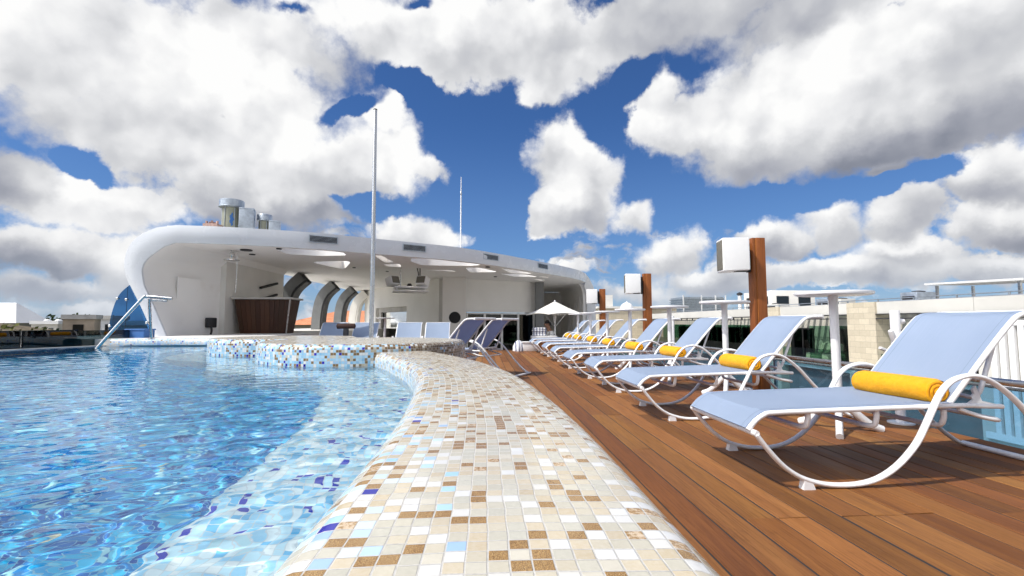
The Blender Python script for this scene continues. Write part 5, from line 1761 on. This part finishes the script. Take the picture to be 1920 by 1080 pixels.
t = thing('roof_vent_pipe', 'short white vent pipe on the hotel roof left of the small cabin', 'vent pipe', (12.9, 23.0, 1.22)); b = MB(); b.lathe([(.09, 0), (.09, .95)], (0, 0, 0), 12); b.build('pipe', M['white_plastic'], t); b = MB(); b.lathe([(.05, .95), (.14, .98), (.14, 1.06), (.02, 1.12)], (0, 0, 0), 12); b.build('cowl', M['dark'], t)
UNITS = [(11.6, 14.6, .55, .5, .34, 'white', 'low white fan box on the hotel roof, left of the stone pier'), (12.3, 15.9, .8, .6, .42, 'grey', 'grey fan unit on the hotel roof beside the nearest post'),
         (11.5, 17.9, .5, .8, .30, 'white', 'flat white roof hatch left of the nearest post'), (12.6, 12.9, .7, .5, .46, 'grey', 'grey condenser above the stone pier on the hotel roof'), (11.7, 19.6, .5, .5, .38, 'white', 'small white vent box on the hotel roof above the glass fins')]
for x, y, w_, d_, h_, c_, lb in UNITS:
    t = thing('roof_unit', lb, 'roof unit', (x, y, 1.22), .1, 'small plant on the hotel roof')
    b = MB(); b.box((0, 0, h_ / 2), (w_, d_, h_), None, .015); b.build('casing', M['wing_wall'] if c_ == 'white' else M['galvanised'], t)
    b = MB(); b.lathe([(.16, 0), (.16, .03), (.05, .05)], (0, 0, h_), 16); b.build('fan_cowl', M['dark'], t)
    b = MB(); b.box((-w_ / 2 - .008, 0, h_ * .5), (.015, d_ * .7, h_ * .5)); b.build('louvre', M['dark'], t, smooth=False)
# stone faced block past the end of the wing
t = thing('stone_block', 'pale limestone faced block beyond the far end of the railing', 'building', (9.7, 31.2, 0))
b = MB(); b.box((0, 0, -4.3), (5.0, 4.0, 12.0)); b.build('wall', M['stone'], t, smooth=False)
b = MB(); b.box((0, 0, 1.76), (5.2, 4.2, .12)); b.build('coping', M['white_wall'], t, smooth=False)
b = MB(); b.box((-1.7, -1.2, 2.2), (.5, .5, .76)); b.build('chimney', M['white_wall'], t, smooth=False)
# louvred plant room on a roof further off
t = thing('cooling_tower', 'blue grey louvred cooling plant on a distant roof, right of the middle post', 'cooling plant', (21.3, 46, 0))
b = MB(); b.box((0, 0, 2.2), (4.0, 3.2, 2.2)); b.build('casing', M['galvanised'], t, smooth=False)
b = MB()
k = 1.2
while k < 3.3: b.box((0, -1.66, k), (4.3, .10, .10)); b.box((-2.06, 0, k), (.10, 3.4, .10)); k += .24
b.build('louvre', M['galvanised'], t, smooth=False)
b = MB()
for sx in (-2.1, -.3, 1.1, 2.1): b.box((sx, -1.74, 2.2), (.10, .10, 2.5))
b.build('post', M['white_plastic'], t, smooth=False)

# ================================================================== CITY
def house(name, x, y, w, d, z1, label, cat, wall, roofm, rz=0., kind='flat', win=(3, 2), z0=-11., rh=2., grp=None):
    t = thing(name, label, cat, (x, y, 0), rz, grp)
    b = MB(); b.box((0, 0, (z0 + z1) / 2), (w, d, z1 - z0)); b.build('wall', wall, t, smooth=False)
    b = MB()
    if kind == 'flat':
        for (cx, cy, sx, sy) in ((0, -d / 2, w + .3, .3), (0, d / 2, w + .3, .3), (-w / 2, 0, .3, d - .3), (w / 2, 0, .3, d - .3)): b.box((cx, cy, z1 + .2), (sx, sy, .5))
        b.box((0, 0, z1 + .02), (w - .4, d - .4, .1))
    elif kind == 'hip':
        e = .8; r = min(w, d) * .5
        A = [(-w / 2 - e, -d / 2 - e, z1), (w / 2 + e, -d / 2 - e, z1), (w / 2 + e, d / 2 + e, z1), (-w / 2 - e, d / 2 + e, z1)]
        q = max(0, (w - d) / 2); q2 = max(0, (d - w) / 2)
        B = [(-q - .05, -q2 - .05, z1 + rh), (q + .05, -q2 - .05, z1 + rh), (q + .05, q2 + .05, z1 + rh), (-q - .05, q2 + .05, z1 + rh)]
        b.add(A + B, [(3, 2, 1, 0), (4, 5, 6, 7), (0, 1, 5, 4), (1, 2, 6, 5), (2, 3, 7, 6), (3, 0, 4, 7)])
    elif kind == 'gable':
        e = .4
        b.add([(-w / 2 - e, -d / 2 - e, z1), (w / 2 + e, -d / 2 - e, z1), (w / 2 + e, d / 2 + e, z1), (-w / 2 - e, d / 2 + e, z1), (-w * .28, -d / 2 - e, z1 + rh), (w * .08, -d / 2 - e, z1 + rh), (w * .08, d / 2 + e, z1 + rh), (-w * .28, d / 2 + e, z1 + rh)], [(3, 2, 1, 0), (4, 5, 6, 7), (0, 1, 5, 4), (1, 2, 6, 5), (2, 3, 7, 6), (3, 0, 4, 7)])
    b.build('roof', roofm, t, smooth=False)
    nx, nz = win
    for i in range(nx):
        for j in range(nz):
            cx = -w / 2 + (i + .5) * w / nx; cz = z1 - 1.3 - j * 2.6
            b = MB(); b.box((cx, -d / 2 - .02, cz), (w / nx * .34, .10, 1.3)); wdw = b.build('window', M['glass_dark'], t, smooth=False)
            b = MB(); b.box((cx, -d / 2 - .05, cz - .72), (w / nx * .42, .2, .10)); b.build('sill', M['concrete'], wdw, smooth=False)
    return t
house('white_house', -83.4, 84, 14, 5, .75, 'white house with a tall sloping white roof at the far left', 'house', M['grey_roof'], M['roof_white'], 0., 'hip', (3, 1), rh=3.4)
house('thatched_house', -48.6, 46, 13, 6, -.15, 'low house with a dark brown roof in front of the white roofed house', 'house', M['old_wall'], M['thatch'], 0., 'hip', (3, 1), rh=1.0)
house('terraced_house', -65.4, 76, 3.6, 4, .62, 'low cream house with lumpy white tanks, right of the tall white roof', 'house', M['cream_wall'], M['roof_white'], .05, 'flat', (2, 1))
t = house('weathered_house', -46.2, 57, 2.7, 2.7, 1.25, 'weathered brown stained house block with one tall dark opening, on the left skyline', 'house', M['old_wall'], M['concrete'], .45, 'flat', (1, 1))
house('pale_house', -49.6, 65, 2.9, 4, 1.25, 'pale flat roofed house just right of the weathered block', 'house', M['roof_white'], M['concrete'], .2, 'flat', (3, 1))
house('grey_house', -60.5, 78, 4, 4, .35, 'grey flat house between the lumpy tanks and the weathered block', 'house', M['concrete'], M['grey_roof'], .3, 'flat', (3, 2))
house('low_house', -36, 42, 9, 7, -1.4, 'dark low house seen through the glass balustrade', 'house', M['concrete'], M['grey_roof'], .4, 'flat', (4, 2))
house('corner_house', -36.4, 54, 4, 4, .55, 'small pale house behind the deep blue windbreak', 'house', M['cream_wall'], M['concrete'], .2, 'flat', (2, 2))
house('orange_roof_house', -16.6, 60, 12.0, 9, .55, 'house with an orange tiled hip roof seen through the arched ribs', 'house', M['cream_wall'], M['tile_roof'], 0., 'hip', (6, 1), rh=1.75)
tanks = thing('water_tank', 'pair of round white water tanks on the low cream house', 'water tank', (-65.4, 75.6, .62))
for k, sx in enumerate((-.9, .7)):
    b = MB(); b.lathe([(.38, .0), (.45, .2), (.45, .5), (.3, .68), (.1, .72)], (sx, 0, 0), 18); b.build('tank', M['roof_white'], tanks)
rr = random.Random(17)
HL = ['white flat roofed block on the skyline behind the hotel wing, left of the cooling plant', 'cream flat roofed block behind the hotel wing, right of the cooling plant', 'grey block on the skyline beyond the nearest post', 'low white block behind the roof canopy', 'tan block on the skyline far right']
for k, (x, y, w, z) in enumerate(((17.5, 62, 9, .9), (33, 64, 10, 1.0), (44, 60, 9, 1.2), (52, 52, 10, .9), (66, 50, 12, 1.1))):
    house('city_block', x, y, w, 8, z, HL[k], 'building', [M['white_wall'], M['cream_wall'], M['concrete'], M['white_wall'], M['old_wall']][k], M['concrete'], rr.uniform(-.2, .2), 'flat', (4, 3), grp='blocks on the skyline behind the hotel wing')

# ================================================================== TREES
def tree_mesh(seed, R, h, flat=.75):
    rnd = random.Random(seed)
    tr = MB()
    tr.tube(spline([(0, 0, 0), (.1, .05, h * .3), (.0, .1, h * .62), (.1, 0, h * .85)], 4), [.28 * (1 - .7 * i / 12) for i in range(13)], seg=8)
    cl = []
    for k in range(9):
        a = rnd.uniform(0, 6.28); u = rnd.uniform(.25, .8)
        p = Vector((math.cos(a) * R * u, math.sin(a) * R * u, h * .78 + rnd.uniform(-.25, .4) * R * flat))
        cl.append((p, R * rnd.uniform(.34, .55)))
        tr.tube(spline([(.03, .06, h * rnd.uniform(.42, .6)), p * .5 + Vector((0, 0, h * .36)), p], 3), [.11, .09, .08, .07, .05, .04, .03], seg=6)
    cl.append((Vector((0, 0, h * .95)), R * .5))
    cr = MB()
    for c, r in cl:
        for q in range(int(120 * (r / R) ** .5)):
            d = Vector((rnd.gauss(0, 1), rnd.gauss(0, 1), rnd.gauss(0, 1))).normalized()
            p = c + d * r * (rnd.random() ** .45) * Vector((1, 1, flat)).length / 1.6
            s = R * rnd.uniform(.055, .12)
            n1 = Vector((rnd.gauss(0, 1), rnd.gauss(0, 1), rnd.gauss(0, .8))).normalized()
            n2 = n1.orthogonal().normalized(); n3 = n1.cross(n2)
            cr.add([p + n2 * s, p + n3 * s * .6 + n1 * s * .15, p - n2 * s, p - n3 * s * .6 - n1 * s * .1], [(0, 1, 2, 3)])
    return tr, cr
TREES = [(-37.9, 40, 2.3, 11.3, 'leaf_olive', 'olive green tree in front of the brown roof at the far left'), (-55.5, 68, 3.0, 12.3, 'leaf_dark', 'dark tree showing behind the weathered house block'),
         (-87, 100, 4.5, 11.8, 'leaf_dark', 'dark green tree behind the lumpy white tanks'), (-41.5, 47, 2.0, 11.2, 'leaf_olive', 'low olive tree left of the weathered house block'), (-24.5, 48, 4.2, 10.6, 'leaf_mid', 'bushy green tree beside the bar counter and orange roof'),
         (-26.5, 58, 4.0, 12.0, 'leaf_dark', 'taller dark tree just behind the bar counter'), (-32, 36, 3.6, 8.6, 'leaf_dark', 'dark tree below the skyline seen through the balustrade glass'), (-27, 28, 3.4, 8.2, 'leaf_mid', 'green tree nearest the pool edge, seen through the glass'),
         (-40, 34, 4.0, 8.8, 'leaf_mid', 'broad green tree low at the far left behind the glass'), (15, 40, 3.4, 11.6, 'leaf_dark', 'dark tree beside the stone block'), (28, 52, 4, 11.4, 'leaf_mid', 'green tree behind the hotel roof'), (-6, 70, 5, 10.6, 'leaf_mid', 'green tree right of the orange roofed house')]
for i, (x, y, R, h, m, lb) in enumerate(TREES):
    t = thing('tree', lb, 'tree', (x, y, -11), 0, 'trees among the city roofs')
    tr, cr = tree_mesh(30 + i, R, h)
    tr.build('trunk', M['bark'], t); cr.build('crown', M[m], t, smooth=False, fix=False)
# far-off canopy that reads as one mass along the horizon
b = MB()
rnd = random.Random(4)
for k in range(5200):
    a = rnd.uniform(-1.35, 1.35); d = rnd.uniform(140, 900) if k % 3 else rnd.uniform(140, 300)
    p = Vector((math.sin(a) * d, math.cos(a) * d, -11 + rnd.uniform(2, 11.2) * (1 if rnd.random() < .6 else .7)))
    s = rnd.uniform(1.2, 3.2) * (1 + d / 500)
    n1 = Vector((rnd.gauss(0, 1), rnd.gauss(0, 1), rnd.gauss(0, .8))).normalized(); n2 = n1.orthogonal().normalized(); n3 = n1.cross(n2)
    b.add([p + n2 * s, p + n3 * s * .7, p - n2 * s, p - n3 * s * .7], [(0, 1, 2, 3)])
tag(b.build('distant_treetops', M['leaf_dark'], smooth=False, fix=False), 'far off band of treetops and gardens along the horizon', 'treetops', kind='stuff')
